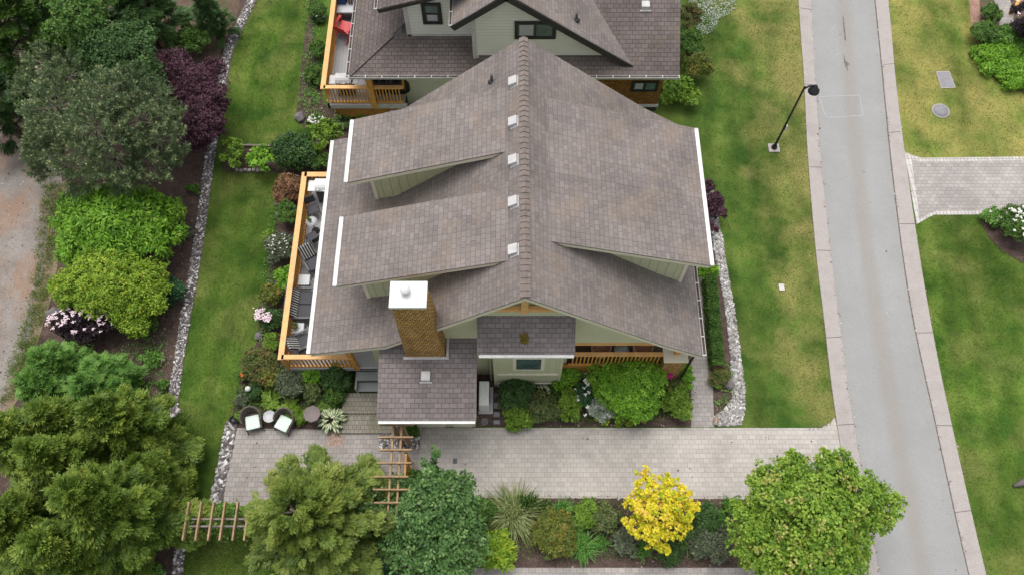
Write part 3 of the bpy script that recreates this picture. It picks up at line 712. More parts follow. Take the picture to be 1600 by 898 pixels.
for i in range(6):
    a = P(1264 + i * 6.6, 672 - i * i * 0.35); c = P(1267 + i * 6.6, 665 - i * i * 0.55); b.bar((a.x, a.y, 0.014), (c.x, c.y, 0.014), 0.02, 0.006)
tag(b.build('driveway_joints', MT['joint']), kind='structure')

def along(poly, halfw, n, jit=1.0):
    pts = smooth([P(x, y) for x, y in poly]); seg = [(pts[i+1]-pts[i]).length for i in range(len(pts)-1)]; cum = np.cumsum(seg); out = []
    for i in range(n):
        u = random.random() * cum[-1]; j = int(np.searchsorted(cum, u)); d = (pts[j+1]-pts[j]).normalized()
        p = pts[j].lerp(pts[j+1], random.random()); s = Vector((-d.y, d.x, 0)) * random.uniform(-1, 1) * halfw
        out.append(p + s)
    return out
def fill(pix, n):
    pts = [P(x, y) for x, y in pix]; xs = [p.x for p in pts]; ys = [p.y for p in pts]; out = []
    while len(out) < n:
        x = random.uniform(min(xs), max(xs)); y = random.uniform(min(ys), max(ys)); ins = False
        for i in range(len(pts)):
            a, c = pts[i], pts[i-1]
            if (a.y > y) != (c.y > y) and x < (c.x - a.x) * (y - a.y) / (c.y - a.y) + a.x: ins = not ins
        if ins: out.append(Vector((x, y, 0)))
    return out
def lift(ps, ss, k=0.3): return [(p.x, p.y, s * k + random.random() * 0.03) for p, s in zip(ps, ss)]
BLc = [(x - 1, y) for x, y in BL]
sheet('stone_bed', [(x - 9, y) for x, y in BL + BL2[1:]] + [(x + 7, y) for x, y in (BL + BL2[1:])[::-1]], 0.006, 'joint')
ps = along(BLc, 0.18, 7000); ss = np.clip(rng.lognormal(-3.6, 0.38, len(ps)), 0.016, 0.08)
ps2 = along(BL2, 0.16, 500); ss2 = np.clip(rng.lognormal(-2.9, 0.4, len(ps2)), 0.03, 0.13)
ps3 = along([(272, 640), (274, 700), (286, 760), (291, 800)], 0.22, 330); ss3 = np.clip(rng.lognormal(-2.95, 0.35, len(ps3)), 0.03, 0.1)
stones('river_stone_border', lift(ps + ps2 + ps3, np.concatenate([ss, ss2, ss3])), np.concatenate([ss, ss2, ss3]), MT['stones'])
pat = [(362, 660), (355, 700), (346, 740), (337, 785)]
sheet('stone_bed', [(357, 660), (349, 700), (340, 740), (329, 790), (348, 790), (355, 740), (361, 700), (368, 668)], 0.012, 'joint')
ps = along(pat, 0.18, 750); ss = np.clip(rng.lognormal(-3.1, 0.4, len(ps)), 0.025, 0.1)
stones('patio_stone_edge', lift(ps, ss), ss, MT['stones'])
gs = [(1102, 300), (1112, 290), (1122, 345), (1130, 380), (1137, 430), (1147, 480), (1155, 540), (1163, 600), (1164, 640), (1158, 664), (1118, 664), (1116, 650), (1130, 640), (1144, 622), (1142, 560), (1134, 490), (1124, 430), (1114, 380), (1110, 340)]
sheet('stone_bed', gs, 0.010, 'joint')
ps = fill(gs, 7500); ss = np.clip(rng.lognormal(-3.55, 0.36, len(ps)), 0.018, 0.07)
stones('pale_stone_strip', lift(ps, ss), ss, MT['stones_pale'])
pg = [(594, 657), (620, 657), (656, 668), (656, 700), (594, 700)]
sheet('stone_bed', pg, 0.013, 'joint')
ps = fill(pg, 1100) + along([(520, 742), (560, 738), (592, 740)], 0.15, 160); ss = np.clip(rng.lognormal(-3.3, 0.3, len(ps)), 0.022, 0.07)
stones('pergola_pebbles', lift(ps, ss), ss, MT['stones'])
# grit and leaf litter along the kerbs and on the paving
ps = along(KLi[2:9], .06, 260) + along(KRi[2:9], .06, 260) + along(KRo[2:9], .05, 220) + along(KLo[2:8], .04, 160) + along([(660, 776), (1150, 778)], .08, 160) + fill([(660, 670), (1290, 670), (1300, 775), (660, 775)], 90) + fill([(1290, 0), (1380, 0), (1500, 898), (1390, 898)], 60) + fill([(365, 672), (590, 676), (590, 740), (365, 760)], 60) + fill([(-10, 250), (85, 260), (80, 420), (10, 600), (-20, 600)], 330)
ss = np.clip(rng.lognormal(-4.15, 0.4, len(ps)), 0.01, 0.035)
MT['litter'] = stone_mat('leaf_litter', [(0, (0.06, 0.045, 0.03)), (0.5, (0.2, 0.15, 0.09)), (0.85, (0.4, 0.36, 0.25)), (1, (0.65, 0.62, 0.55))])
stones('leaf_litter', [(p.x, p.y, 0.03) for p in ps], ss, MT['litter'], flat=0.35)
# bits on mulch: chips and litter
ps = fill([(745, 777), (1150, 777), (1150, 886), (745, 886)], 900) + fill([(745, 640), (1080, 650), (1080, 666), (745, 666)], 250) + fill([(465, 180), (500, 0), (505, 160), (545, 200), (480, 200)], 300) + fill([(240, 440), (318, 280), (300, 440), (270, 600), (240, 640)], 350)
ss = np.clip(rng.lognormal(-3.9, 0.4, len(ps)), 0.012, 0.05)
MT['chips'] = stone_mat('bark_chips', [(0, (0.05, 0.035, 0.03)), (0.6, (0.14, 0.1, 0.08)), (1, (0.34, 0.28, 0.24))])
stones('bark_chips', [(p.x, p.y, 0.012) for p in ps], ss, MT['chips'], flat=0.35)
# grass tufts so lawns have real height near the edges and everywhere thin
def grass_blades(name, pix, n, pal, h=0.035):
    n = int(n * .7); pts = np.array([tuple(p) for p in fill(pix, n)]); m = 4
    C = np.repeat(pts, m, 0) + rng.normal(0, 0.09, (n * m, 3)) * np.array([1, 1, 0])
    A = np.stack([rng.normal(0, 0.8, n * m), rng.normal(0, 0.8, n * m), np.full(n * m, 0.9)], 1)
    V = leaf_quads(C, A, rng.normal(0, 1, (n * m, 3)), h * rng.uniform(0.7, 1.6, n * m), 0.018)
    V[:, :, 2] = np.maximum(V[:, :, 2], 0.001)
    t = np.repeat(rng.random(n), m) * 0.8 + rng.random(n * m) * 0.2
    return tag(np_mesh(name, V, 4, t, FO[pal]), kind='stuff')
fo('lawnblade', (0.08, 0.14, 0.018), (0.11, 0.175, 0.026), (0.15, 0.2, 0.038), (0.21, 0.23, 0.065))
fo('dryblade', (0.07, 0.12, 0.015), (0.14, 0.19, 0.035), (0.24, 0.26, 0.06), (0.42, 0.36, 0.13))
LP = [(398, 0), (362, 80), (350, 165), (330, 260), (318, 360), (296, 490), (277, 620), (276, 680), (296, 790), (336, 780), (352, 690), (362, 660), (374, 600), (404, 530), (404, 480), (424, 400), (436, 300), (440, 272), (500, 262), (505, 235), (462, 190), (470, 110), (482, 0)]
grass_blades('grass_blades', LP, 15000, 'lawnblade')
grass_blades('grass_blades', [(285, 845), (296, 820), (400, 830), (400, 897), (278, 897)], 3500, 'lawnblade')
grass_blades('grass_blades', [(1068, 180), (1110, 130), (1072, 0), (1245, 0), (1261, 240), (1273, 380), (1303, 640), (1290, 660), (1165, 664), (1163, 600), (1147, 480), (1128, 360), (1112, 290), (1095, 200)], 15000, 'lawnblade')
grass_blades('grass_blades', [(1389, 0), (1415, 243), (1600, 247), (1600, 145), (1540, 85), (1514, 0)], 7000, 'dryblade')
grass_blades('grass_blades', [(1434, 352), (1460, 337), (1532, 337), (1546, 374), (1600, 414), (1600, 897), (1542, 897), (1482, 640), (1454, 500)], 9000, 'lawnblade')
# ---------------------------------------------------------------- the house
house = thing('house', 'sage green house with long taupe shingle roof, shed dormers and a shingled chimney', 'house', (0, 9.2, 0))
RX, RZ = 0.36, 7.6
# walls
w = MB()
w.box(-4.6, -0.7, 9.2, 17.0, 0, 3.1); w.box(-0.7, 1.85, 9.2, 17.0, 0, 3.1)
w.box(1.85, 5.5, 11.2, 17.0, 0, 3.1)
w.prism_y([(-4.6, 3.0), (5.5, 3.0), (5.5, 3.3), (RX, 7.35), (-3.9, 3.68), (-4.6, 3.5)], 9.2, 17.2)
w.build('wall', MT['green'], house)
def slab(name, prof, y0, y1, mat, parent, th=0.05, deck=0.06, barge=0.2, bt=0.035, lo=True, hi=True):
    "roof skin over prof (list of x, z from eave to eave); cream boards at both ends"
    s = MB()
    for (xa, za), (xb, zb) in zip(prof, prof[1:]):
        s.solid([(xa,y0,za),(xb,y0,zb),(xb,y1,zb),(xa,y1,za),(xa,y0,za-th),(xb,y0,zb-th),(xb,y1,zb-th),(xa,y1,za-th)],
                [(0,1,2,3),(7,6,5,4),(0,4,5,1),(1,5,6,2),(2,6,7,3),(3,7,4,0)])
    o = s.build(name, mat, parent)
    t = MB()
    for yy0, yy1, on in ((y0 + 0.02, y0 + 0.02 + bt, lo), (y1 - 0.02 - bt, y1 - 0.02, hi)):
        if not on: continue
        for (xa, za), (xb, zb) in zip(prof, prof[1:]):
            za2, zb2 = za - th - 0.002, zb - th - 0.002
            t.solid([(xa,yy0,za2),(xb,yy0,zb2),(xb,yy1,zb2),(xa,yy1,za2),(xa,yy0,za2-barge),(xb,yy0,zb2-barge),(xb,yy1,zb2-barge),(xa,yy1,za2-barge)],
                    [(0,1,2,3),(7,6,5,4),(0,4,5,1),(1,5,6,2),(2,6,7,3),(3,7,4,0)])
    for (xa, za), (xb, zb) in zip(prof, prof[1:]):      # soffit boarding
        za2, zb2 = za - th - 0.004, zb - th - 0.004; a, c = y0 + 0.06 + bt, y1 - 0.06 - bt
        t.solid([(xa,a,za2),(xb,a,zb2),(xb,c,zb2),(xa,c,za2),(xa,a,za2-deck),(xb,a,zb2-deck),(xb,c,zb2-deck),(xa,c,za2-deck)],
                [(0,1,2,3),(7,6,5,4),(0,4,5,1),(1,5,6,2),(2,6,7,3),(3,7,4,0)])
    return o, t
# main roof: upper part, the low porch wing on the left is shorter at the back
main, t1 = slab('roof', [(-3.90, 3.94), (RX, RZ), (4.69, 4.02), (6.05, 3.07)], 8.75, 17.7, MT['shingle'], house)
t1.build('barge_board', MT['cream'], main)
wing, t2 = slab('porch_roof', [(-6.37, 3.28), (-3.90, 3.94)], 8.75, 16.87, MT['shingle'], house)
t2.build('barge_board', MT['cream'], wing)
# ridge caps
rc = MB(); y = 8.76; k = 0
while y < 17.6:
    L = 0.19; lift0, lift1 = 0.035, 0.006     # lower, front edge stands proud
    for sx, sl in ((-1, 0.859), (1, 0.827)):
        wd = 0.14
        A = (RX, y - 0.01, RZ + lift0 + 0.03); B = (RX + sx * wd, y - 0.01 + 0.05, RZ - sl * wd + lift0 + 0.012)
        C = (RX + sx * wd, y + L + 0.05, RZ - sl * wd + lift1 + 0.012); D = (RX, y + L, RZ + lift1 + 0.03)
        q = [A, B, C, D] if sx > 0 else [D, C, B, A]
        rc.face(q, 0)
        dn = lambda p, d=0.04: (p[0], p[1] + 0.004, p[2] - d)
        rc.face([A, dn(A), dn(B), B] if sx > 0 else [B, dn(B), dn(A), A], 1)
        rc.face([B, dn(B, 0.03), dn(C, 0.03), C], 0)
    y += L; k += 1
rc.build('ridge_cap', [MT['ridge'], MT['joint']], main)
# gutters
def gutter(name, a, b_, parent, wd=0.12, h=0.11, mat='white', debris=False):
    g = MB(); a = Vector(a); b_ = Vector(b_); d = (b_ - a).normalized(); s = Vector((-d.y, d.x, 0))
    up = Vector((0, 0, 1))
    g.bar(a, b_, wd, 0.012)
    for q in (-1, 1): g.bar(a + s * q * wd / 2 + up * h / 2, b_ + s * q * wd / 2 + up * h / 2, 0.02 if not debris else 0.014, h)
    for e in (a, b_): g.bar(e - s * wd / 2 + up * h / 2, e + s * wd / 2 + up * h / 2, 0.014, h)
    mats = [MT[mat]]
    if not debris:
        g.bar(a + up * (h - 0.02), b_ + up * (h - 0.02), wd - 0.02, 0.006)    # leaf guard
    else:
        mats.append(MT['mulch']); g.bar(a + up * 0.05, b_ + up * 0.05, wd - 0.016, 0.05, 1)
        n = int((b_ - a).length / 0.62)
        for i in range(n + 1):
            p = a.lerp(b_, i / n) + up * (h - 0.004); g.bar(p - s * wd * 0.62, p + s * wd * 0.62, 0.035, 0.012)
    return g.build(name, mats, parent)
gutter('gutter', (-6.43, 8.78, 3.17), (-6.43, 16.85, 3.17), wing, 0.10)
gutter('gutter', (6.12, 8.8, 2.96), (6.12, 17.65, 2.96), main, 0.10, mat='offwhite', debris=True)
# dormers
def dormer(x0, z0, x1, z1, y0, y1, wx, cheek=0.42):
    sg = 1 if x0 > RX else -1
    ext = 0.35; zs = (z1 - z0) / (x1 - x0)
    body = MB(); inner = x1 - sg * 0.2
    ztop = lambda x: z0 + zs * (x - x0) - 0.09
    low = 3.45
    body.prism_y([(wx, low), (wx, ztop(wx)), (inner, ztop(inner)), (inner, low + 0.8)], y0 + cheek, y1 - cheek)
    # battens on the cheeks and corner boards
    n = 14
    for i in range(n):
        x = wx - sg * (0.30 * (i + 1)) 
        if (x - inner) * sg < 0.1: break
        for yy in (y0 + cheek - 0.018, y1 - cheek): body.box(x - 0.014, x + 0.014, yy, yy + 0.018, low, ztop(x) - 0.004)
    o = body.build('dormer', MT['green_board'], house)
    for yy in (y0 + cheek - 0.026, y1 - cheek): cb = MB(); cb.box(min(wx, wx - sg * 0.1) - 0.012, max(wx, wx - sg * 0.1) + 0.012, yy, yy + 0.026, low, ztop(wx) - 0.004); cb.build('corner_board', MT['cream'], o)
    # side wall window band
    xx = wx + sg * 0.012
    ym = (y0 + y1) / 2; nwin = 2 if y1 - y0 < 3 else 3
    for i in range(nwin):
        yc = y0 + cheek + (y1 - y0 - 2 * cheek) * (i + 0.5) / nwin
        wn_ = MB(); wn_.box(min(wx, xx + sg * 0.02), max(wx, xx + sg * 0.02), yc - 0.36, yc + 0.36, 4.15, 4.15 + 0.8, 0)
        wn_.box(min(wx, xx + sg * 0.03), max(wx, xx + sg * 0.03), yc - 0.29, yc + 0.29, 4.22, 4.15 + 0.73, 1)
        wn_.build('window', [MT['cream'], MT['glass']], o)
    prof = sorted([(x0, z0), (x1 - sg * ext, z1 - sg * ext * zs)])
    r = MB(); th = 0.05
    (xa, za), (xb, zb) = prof
    r.solid([(xa,y0,za),(xb,y0,zb),(xb,y1,zb),(xa,y1,za),(xa,y0,za-th),(xb,y0,zb-th),(xb,y1,zb-th),(xa,y1,za-th)],
            [(0,1,2,3),(7,6,5,4),(0,4,5,1),(1,5,6,2),(2,6,7,3),(3,7,4,0)])
    r.build('dormer_roof', MT['shingle'], o)
    t = MB()
    for a, c, hh in ((y0 + 0.02, y0 + 0.055, 0.17), (y1 - 0.055, y1 - 0.02, 0.17), (y0 + 0.06, y1 - 0.06, 0.035)):
        za2, zb2 = za - th - 0.002, zb - th - 0.002
        t.solid([(xa,a,za2),(xb,a,zb2),(xb,c,zb2),(xa,c,za2),(xa,a,za2-hh),(xb,a,zb2-hh),(xb,c,zb2-hh),(xa,c,za2-hh)],
                [(0,1,2,3),(7,6,5,4),(0,4,5,1),(1,5,6,2),(2,6,7,3),(3,7,4,0)])
    t.build('barge_board', MT['cream'], o)
    g = gutter('gutter', (x0 + sg * 0.06, y0 + 0.02, z0 - 0.1), (x0 + sg * 0.06, y1 - 0.02, z0 - 0.1), o, 0.10)
dormer(-5.21, 5.44, -0.19, 7.13, 13.72, 16.15, -4.6)
dormer(-5.21, 5.50, -0.14, 7.18, 10.06, 12.44, -4.6)
dormer(5.97, 5.46, 1.09, 7.0, 10.77, 15.80, 5.5)
# front gable timber
b = MB(); b.box(-0.85, 1.55, 9.0, 9.12, 6.05, 6.2); b.box(RX - 0.1, RX + 0.1, 8.96, 9.08, 6.0, 7.2)
b.build('gable_truss', MT['cap'], house)
# chimney
b = MB()
b.solid([(-3.33,8.63,2.9),(-2.05,8.63,2.9),(-2.05,9.32,2.9),(-3.33,9.32,2.9),(-3.24,8.62,7.3),(-2.33,8.62,7.3),(-2.33,9.28,7.3),(-3.24,9.28,7.3)],
        [(0,1,5,4),(1,2,6,5),(2,3,7,6),(3,0,4,7),(4,5,6,7)])
ch = b.build('chimney', MT['shake'], house)
b = MB(); b.box(-3.3, -2.29, 8.55, 9.33, 7.3, 7.4); b.build('chimney_cap', MT['white'], ch, bevel=0.01)
b = MB(); b.lathe([(0.1, 0), (0.1, 0.1), (0.13, 0.11), (0.13, 0.14), (0.07, 0.15), (0.07, 0.2), (0.15, 0.21), (0.15, 0.23), (0.0, 0.28)], (-2.86, 9.0, 7.4), 20)
b.build('flue', MT['white'], ch)
b = MB(); b.box(-3.4, -1.98, 8.55, 8.63, 3.3, 3.37); b.box(-2.05, -1.98, 8.6, 9.2, 3.36, 3.5); b.build('flashing', MT['offwhite'], ch)
# lean-to at the front
def lean(name, x0, x1, ya, za, yb, zb, mat, th=0.05):
    "roof plane from wall (yb, zb) down to eave (ya, za)"
    b = MB(); b.solid([(x0,ya,za),(x1,ya,za),(x1,yb,zb),(x0,yb,zb),(x0,ya,za-th),(x1,ya,za-th),(x1,yb,zb-th),(x0,yb,zb-th)],
                      [(0,1,2,3),(7,6,5,4),(0,4,5,1),(1,5,6,2),(2,6,7,3),(3,7,4,0)])
    o = b.build(name, MT[mat], house)
    for xa, xb in ((x0 + 0.02, x0 + 0.05), (x1 - 0.05, x1 - 0.02)):
        b = MB(); b.solid([(xa,ya,za-th-.002),(xb,ya,za-th-.002),(xb,yb,zb-th-.002),(xa,yb,zb-th-.002),(xa,ya,za-.2),(xb,ya,za-.2),(xb,yb,zb-.2),(xa,yb,zb-.2)],
                [(0,1,2,3),(7,6,5,4),(0,4,5,1),(1,5,6,2),(2,6,7,3),(3,7,4,0)])
        b.build('barge_board', MT['cream'], o)
    return o
w = MB(); w.box(-3.95, -1.25, 7.3, 9.2, 0, 2.8); st = w.build('lean_to', MT['green'], house)
b = MB(); b.box(-3.4, -2.3, 7.27, 7.3, 0.05, 2.2); b.box(-2.0, -1.35, 7.275, 7.3, 0.05, 2.5); b.build('garage_door', MT['cream'], st)
lt = lean('lean_to_roof', -4.17, -1.10, 6.70, 2.92, 9.2, 3.50, 'shingle_low')
gutter('gutter', (-4.12, 6.665, 2.84), (-1.14, 6.665, 2.84), lt, 0.075, 0.075)
# centre bay
w = MB(); w.box(-0.62, 1.66, 8.75, 9.2, 0.3, 4.5)
for i in range(9):
    x = -0.42 + i * 0.235
    w.box(x - 0.014, x + 0.014, 8.732, 8.75, 1.4, 3.9)
for x in (-0.60, 1.56): w.box(x, x + 0.09, 8.725, 8.75, 0.3, 3.9)
w.build('bay', MT['green_board'], house); bay = [o for o in kids(house) if o.name.startswith('bay')][0]
b = MB(); b.box(-0.5, 1.55, 8.70, 8.75, 1.34, 1.41); b.build('band_board', MT['cream'], bay)
b = MB(); b.box(-0.5, 1.55, 8.72, 8.75, 0.36, 0.42); b.build('band_board', MT['cream'], bay)
b = MB(); b.box(0.02, 1.06, 8.70, 8.75, 1.88, 3.05); wf = b.build('window', MT['cream'], bay)
b = MB(); b.box(0.14, 0.94, 8.685, 8.70, 2.02, 2.95); b.build('pane', MT['glass'], bay)
b = MB(); b.box(-0.62, 1.62, 8.76, 9.2, 0.0, 0.3); b.build('foundation', MT['concrete'], bay)
br = lean('bay_roof', -1.04, 1.88, 8.28, 4.52, 9.2, 5.32, 'shingle_low')
gutter('gutter', (-0.98, 8.24, 4.43), (1.84, 8.24, 4.43), br, 0.075, 0.075)
b = MB(); b.tube([(-0.72, 8.7, 4.3), (-0.72, 8.9, 3.9), (-0.72, 8.9, 0.2)], 0.035, 8); b.build('downpipe', MT['offwhite'], house)
b = MB(); b.tube([(5.86, 8.86, 3.0), (5.86, 8.9, 2.7), (5.86, 8.9, 0.0)], 0.045, 8); b.build('downpipe', MT['black'], house)
sheet_m = [(-0.06, 8.62), (0.12, 8.60), (0.16, 8.80), (0.0, 8.9)]
random.seed(3)
mp_ = []; 
for i in range(320):
    a = random.uniform(0, 6.28); q = abs(random.gauss(0, 1)); q = min(q, 1.5); yy = 8.68 + math.sin(a) * q * 0.09; xx = 0.37 + math.cos(a) * q * 0.07
    mp_.append((xx, yy, 4.52 + (yy - 8.28) * 0.8 / 0.92 + 0.005))
# right porch
b = MB(); b.box(1.85, 5.3, 9.15, 11.2, 1.12, 1.22); b.build('porch_floor', MT['brownfloor'], house)
b = MB(); b.box(1.7, 5.45, 9.14, 9.22, 3.02, 3.10); b.build('porch_beam', MT['cap'], house)
def railing(name, a, b_, z0, z1, parent, capw=0.17, sp=0.125, bw=0.045, skirt=True):
    a = Vector((a[0], a[1], 0)); b_ = Vector((b_[0], b_[1], 0)); d = (b_ - a); L = d.length; d.normalize()
    r = MB(); up = Vector((0, 0, 1))
    n = max(2, int(L / sp))
    for i in range(1, n):
        p = a + d * L * i / n; r.bar(p + up * (z0 + 0.08), p + up * (z1 - 0.06), bw, bw, 0, up=d)
    r.bar(a + up * (z0 + 0.09), b_ + up * (z0 + 0.09), 0.06, 0.09)
    r.bar(a + up * (z1 - 0.085), b_ + up * (z1 - 0.085), 0.05, 0.08)
    o = r.build(name, MT['cedar'], parent)
    c = MB(); c.bar(a - d * capw / 2 + up * (z1 - 0.02), b_ + d * (capw / 2 - 0.004) + up * (z1 - 0.02), capw, 0.045); c.build('rail_cap', MT['cap'], o)
    return o
railing('porch_railing', (1.9, 9.1), (5.0, 9.1), 1.25, 2.34, house, 0.14)
b = MB(); b.box(1.68, 5.0, 9.06, 9.16, 0.7, 1.24); b.build('porch_skirt', MT['cedar_dark'], house)
b = MB(); b.box(1.68, 5.0, 9.07, 9.15, 0.0, 0.7); b.build('foundation', MT['green'], house)
b = MB(); b.box(5.02, 5.68, 8.86, 9.38, 0, 2.32); pil = b.build('pillar', MT['shake'], house)
b = MB(); b.box(4.95, 5.75, 8.80, 9.42, 2.32, 2.39); b.build('pillar_cap', MT['cream'], pil, bevel=0.008)
b = MB(); b.box(5.3, 5.48, 9.05, 9.22, 2.39, 3.3); b.build('post', MT['cedar'], pil)
# roof vents
def vent(px, py, dz, sl, parent=house):
    p = P(px, py, 7.40); r = MB(); ang = math.atan(sl)
    x = 0.08; z = RZ - 0.859 * (RX - x); mt = Matrix.Translation((x, p.y, z)) @ Matrix.Rotation(-ang, 4, 'Y')
    r.box(-0.17, 0.15, -0.2, 0.17, 0.0, 0.014, 0, mt)
    mt2 = Matrix.Translation((x, p.y, z)) @ Matrix.Rotation(-ang, 4, 'Y') @ Matrix.Translation((0, 0, 0.1)) @ Matrix.Rotation(R(10), 4, 'Y')
    r.box(-0.14, 0.14, -0.15, 0.15, -0.09, 0.03, 0, mt2)
    return r.build('roof_vent', MT['offwhite'], parent, bevel=0.012)
for yy in (127, 190, 250, 315, 390): vent(805, yy, 0, 0.859)
b = MB(); zc = 3.08 + 0.0; b.box(-2.82, -2.54, 7.86, 8.16, 3.2, 3.38); b.box(-2.87, -2.49, 7.82, 7.86, 3.17, 3.22); b.build('roof_vent', MT['offwhite'], house, bevel=0.012)
b = MB(); p = P(768, 122, 6.9); zz = RZ - 0.859 * (RX - p.x); b.tube([(p.x, p.y, zz - 0.1), (p.x, p.y, zz + 0.32)], 0.045, 10); b.lathe([(0.12, 0), (0.06, 0.08)], (p.x, p.y, zz - 0.03)); b.build('vent_pipe', MT['darkmetal'], house)
# left deck
DZ = 1.02
b = MB(); b.box(-7.66, -4.6, 9.12, 16.3, DZ - 0.14, DZ); b.box(-4.6, -4.17, 7.9 + 0.9, 9.2, DZ - 0.14, DZ)
dk = b.build('deck', MT['deck'], house)
b = MB(); b.box(-7.70, -4.15, 9.07, 9.12, DZ - 0.24, DZ - 0.01); b.box(-7.71, -7.66, 9.07, 16.35, DZ - 0.24, DZ - 0.01); b.build('fascia', MT['offwhite'], dk)
b = MB()
for x in (-7.5, -6.2, -5.0):
    for yy in (9.3, 12.5, 16): b.box(x, x + 0.1, yy, yy + 0.1, 0, DZ - 0.15)
b.box(-7.6, -4.7, 9.35, 16.2, 0.0, DZ - 0.3); b.build('deck_frame', MT['greywood'], dk)
railing('deck_railing', (-7.66, 9.12), (-7.66, 16.25), DZ, DZ + 1.0, dk, 0.19)
railing('deck_railing', (-7.56, 9.12), (-5.36, 9.12), DZ, DZ + 1.0, dk, 0.16)
railing('deck_railing', (-7.56, 16.25), (-5.0, 16.25), DZ, DZ + 1.0, dk, 0.19)
b = MB(); b.box(-5.42, -5.25, 9.05, 9.22, DZ - 0.2, 3.35); b.build('post', MT['cedar'], dk)
b = MB(); b.box(-7.72, -7.6, 9.06, 9.18, 0.6, DZ + 0.95); b.build('post', MT['cedar'], dk)
b = MB(); b.box(-5.36, -4.2, 8.75, 9.07, 0.62, 0.68); b.box(-5.36, -4.2, 8.45, 8.78, 0.34, 0.40); b.box(-5.36, -4.2, 8.8, 8.84, 0.3, 0.66)
b.box(-5.4, -5.34, 8.45, 9.1, 0.0, 0.66); b.box(-4.24, -4.18, 8.45, 9.1, 0.0, 0.66)
b.build('steps', MT['step'], dk)
b = MB(); b.box(-5.22, -4.42, 9.04, 9.068, 0.93, 0.99); b.build('tread_lip', MT['darkmetal'], dk)
b = MB(); b.box(-5.22, -4.42, 8.74, 8.748, 0.62, 0.67); b.build('tread_lip', MT['darkmetal'], dk)
np_mesh('roof_moss', leaf_quads(np.array(mp_), rng.normal(0, 1, (320, 3)) * [1, 1, 0.3], np.tile([0, -0.6, 0.8], (320, 1)), 0.07, 0.05), 4, rng.random(320), MT['moss'], house)

# ---------------------------------------------------------------- neighbour's house
nb = thing('house', 'pale grey house with dark roof trim and worn brown roof behind the green house', 'house', (0, 20.9, 0))
w = MB()
w.box(-4.3, -1.4, 20.9, 30, 0, 2.9); w.box(-1.46, 5.95, 20.75, 30, 0, 2.9)
w.build('lower_wall', MT['lap_white'], nb)
w = MB(); w.box(-3.98, -1.46, 21.62, 30, 2.9, 5.9); w.prism_y([(-3.98, 5.9), (-1.46, 5.9), (-1.46, 6.0), (-3.98, 5.15)], 21.62, 30); 
o_ = w.build('upper_wall', MT['lap_white'], nb)
w = MB(); w.prism_y([(-1.46, 2.9), (4.7, 2.9), (-0.2, 6.6), (-1.46, 5.6)], 20.72, 30); w.build('gable_wall', MT['lap_white'], nb)
for q in ((-4.0, -3.84, 21.6, 21.62, 3.3, 5.2), (-1.47, -1.32, 20.70, 20.72, 3.0, 5.2)): b = MB(); b.box(*q); b.build('corner_board', MT['offwhite'], nb)
b = MB(); b.box(-3.98, -1.48, 21.6, 21.62, 3.36, 3.44); b.build('base_board', MT['offwhite'], nb)
# shake clad front, right
b = MB(); b.box(2.2, 5.97, 20.68, 20.75, 0.42, 2.85); b.build('shake_wall', MT['shake_dark'], nb)
b = MB(); b.box(2.2, 6.0, 20.64, 20.75, 0.28, 0.42); b.build('sill_board', MT['offwhite'], nb)
b = MB(); b.box(-4.3, 5.95, 20.66, 20.75, 0.0, 0.28); b.build('foundation', MT['darktrim'], nb)
# lower roof strips
def quadroof(name, pts, mat, parent=nb, th=0.06):
    pts = [Vector(p) for p in pts]; n = (pts[1]-pts[0]).cross(pts[2]-pts[0]).normalized()
    if n.z < 0: pts = pts[::-1]; n = -n
    b = MB(); lo = [p - n * th for p in pts]; k = len(pts)
    b.solid(pts + lo, [tuple(range(k)), tuple(range(2*k-1, k-1, -1))] + [(i, k+i, k+(i+1)%k, (i+1)%k) for i in range(k)])
    return b.build(name, MT[mat], parent)
EZ, EY = 2.95, 20.05
quadroof('roof', [(-6.17, EY, EZ), (-1.2, EY, EZ), (-1.2, 21.66, 3.38), (-4.56, 21.66, 3.38)], 'shingle_old')
quadroof('roof', [(-6.17, EY, EZ), (-4.56, 21.66, 3.38), (-3.95, 22.3, 3.55), (-3.95, 31, 3.55), (-6.17, 31, EZ)], 'shingle_old')
b = MB(); b.bar((-6.15, EY + 0.02, EZ + 0.03), (-4.56, 21.64, 3.42), 0.18, 0.03); b.build('hip_cap', MT['shingle_old'], nb)
quadroof('roof', [(-1.25, EY, EZ), (4.95, EY, EZ), (4.95, 20.8, EZ + 0.4), (-1.25, 20.8, EZ + 0.4)], 'shingle_old')
s2 = 0.53
quadroof('roof', [(4.3, EY, EZ + 0.001), (6.35, EY, EZ), (6.35, 28.5, EZ + s2 * 8.45), (-0.2, 28.5, EZ + s2 * 8.45), (-0.2, 26.6, 6.42)], 'shingle_old')
gutter('gutter', (-6.17, EY - 0.05, EZ - 0.1), (6.32, EY - 0.05, EZ - 0.1), nb, 0.10, mat='offwhite', debris=True)
gutter('gutter', (-6.24, EY, EZ - 0.1), (-6.24, 30.9, EZ - 0.1), nb, 0.10, mat='offwhite', debris=True)
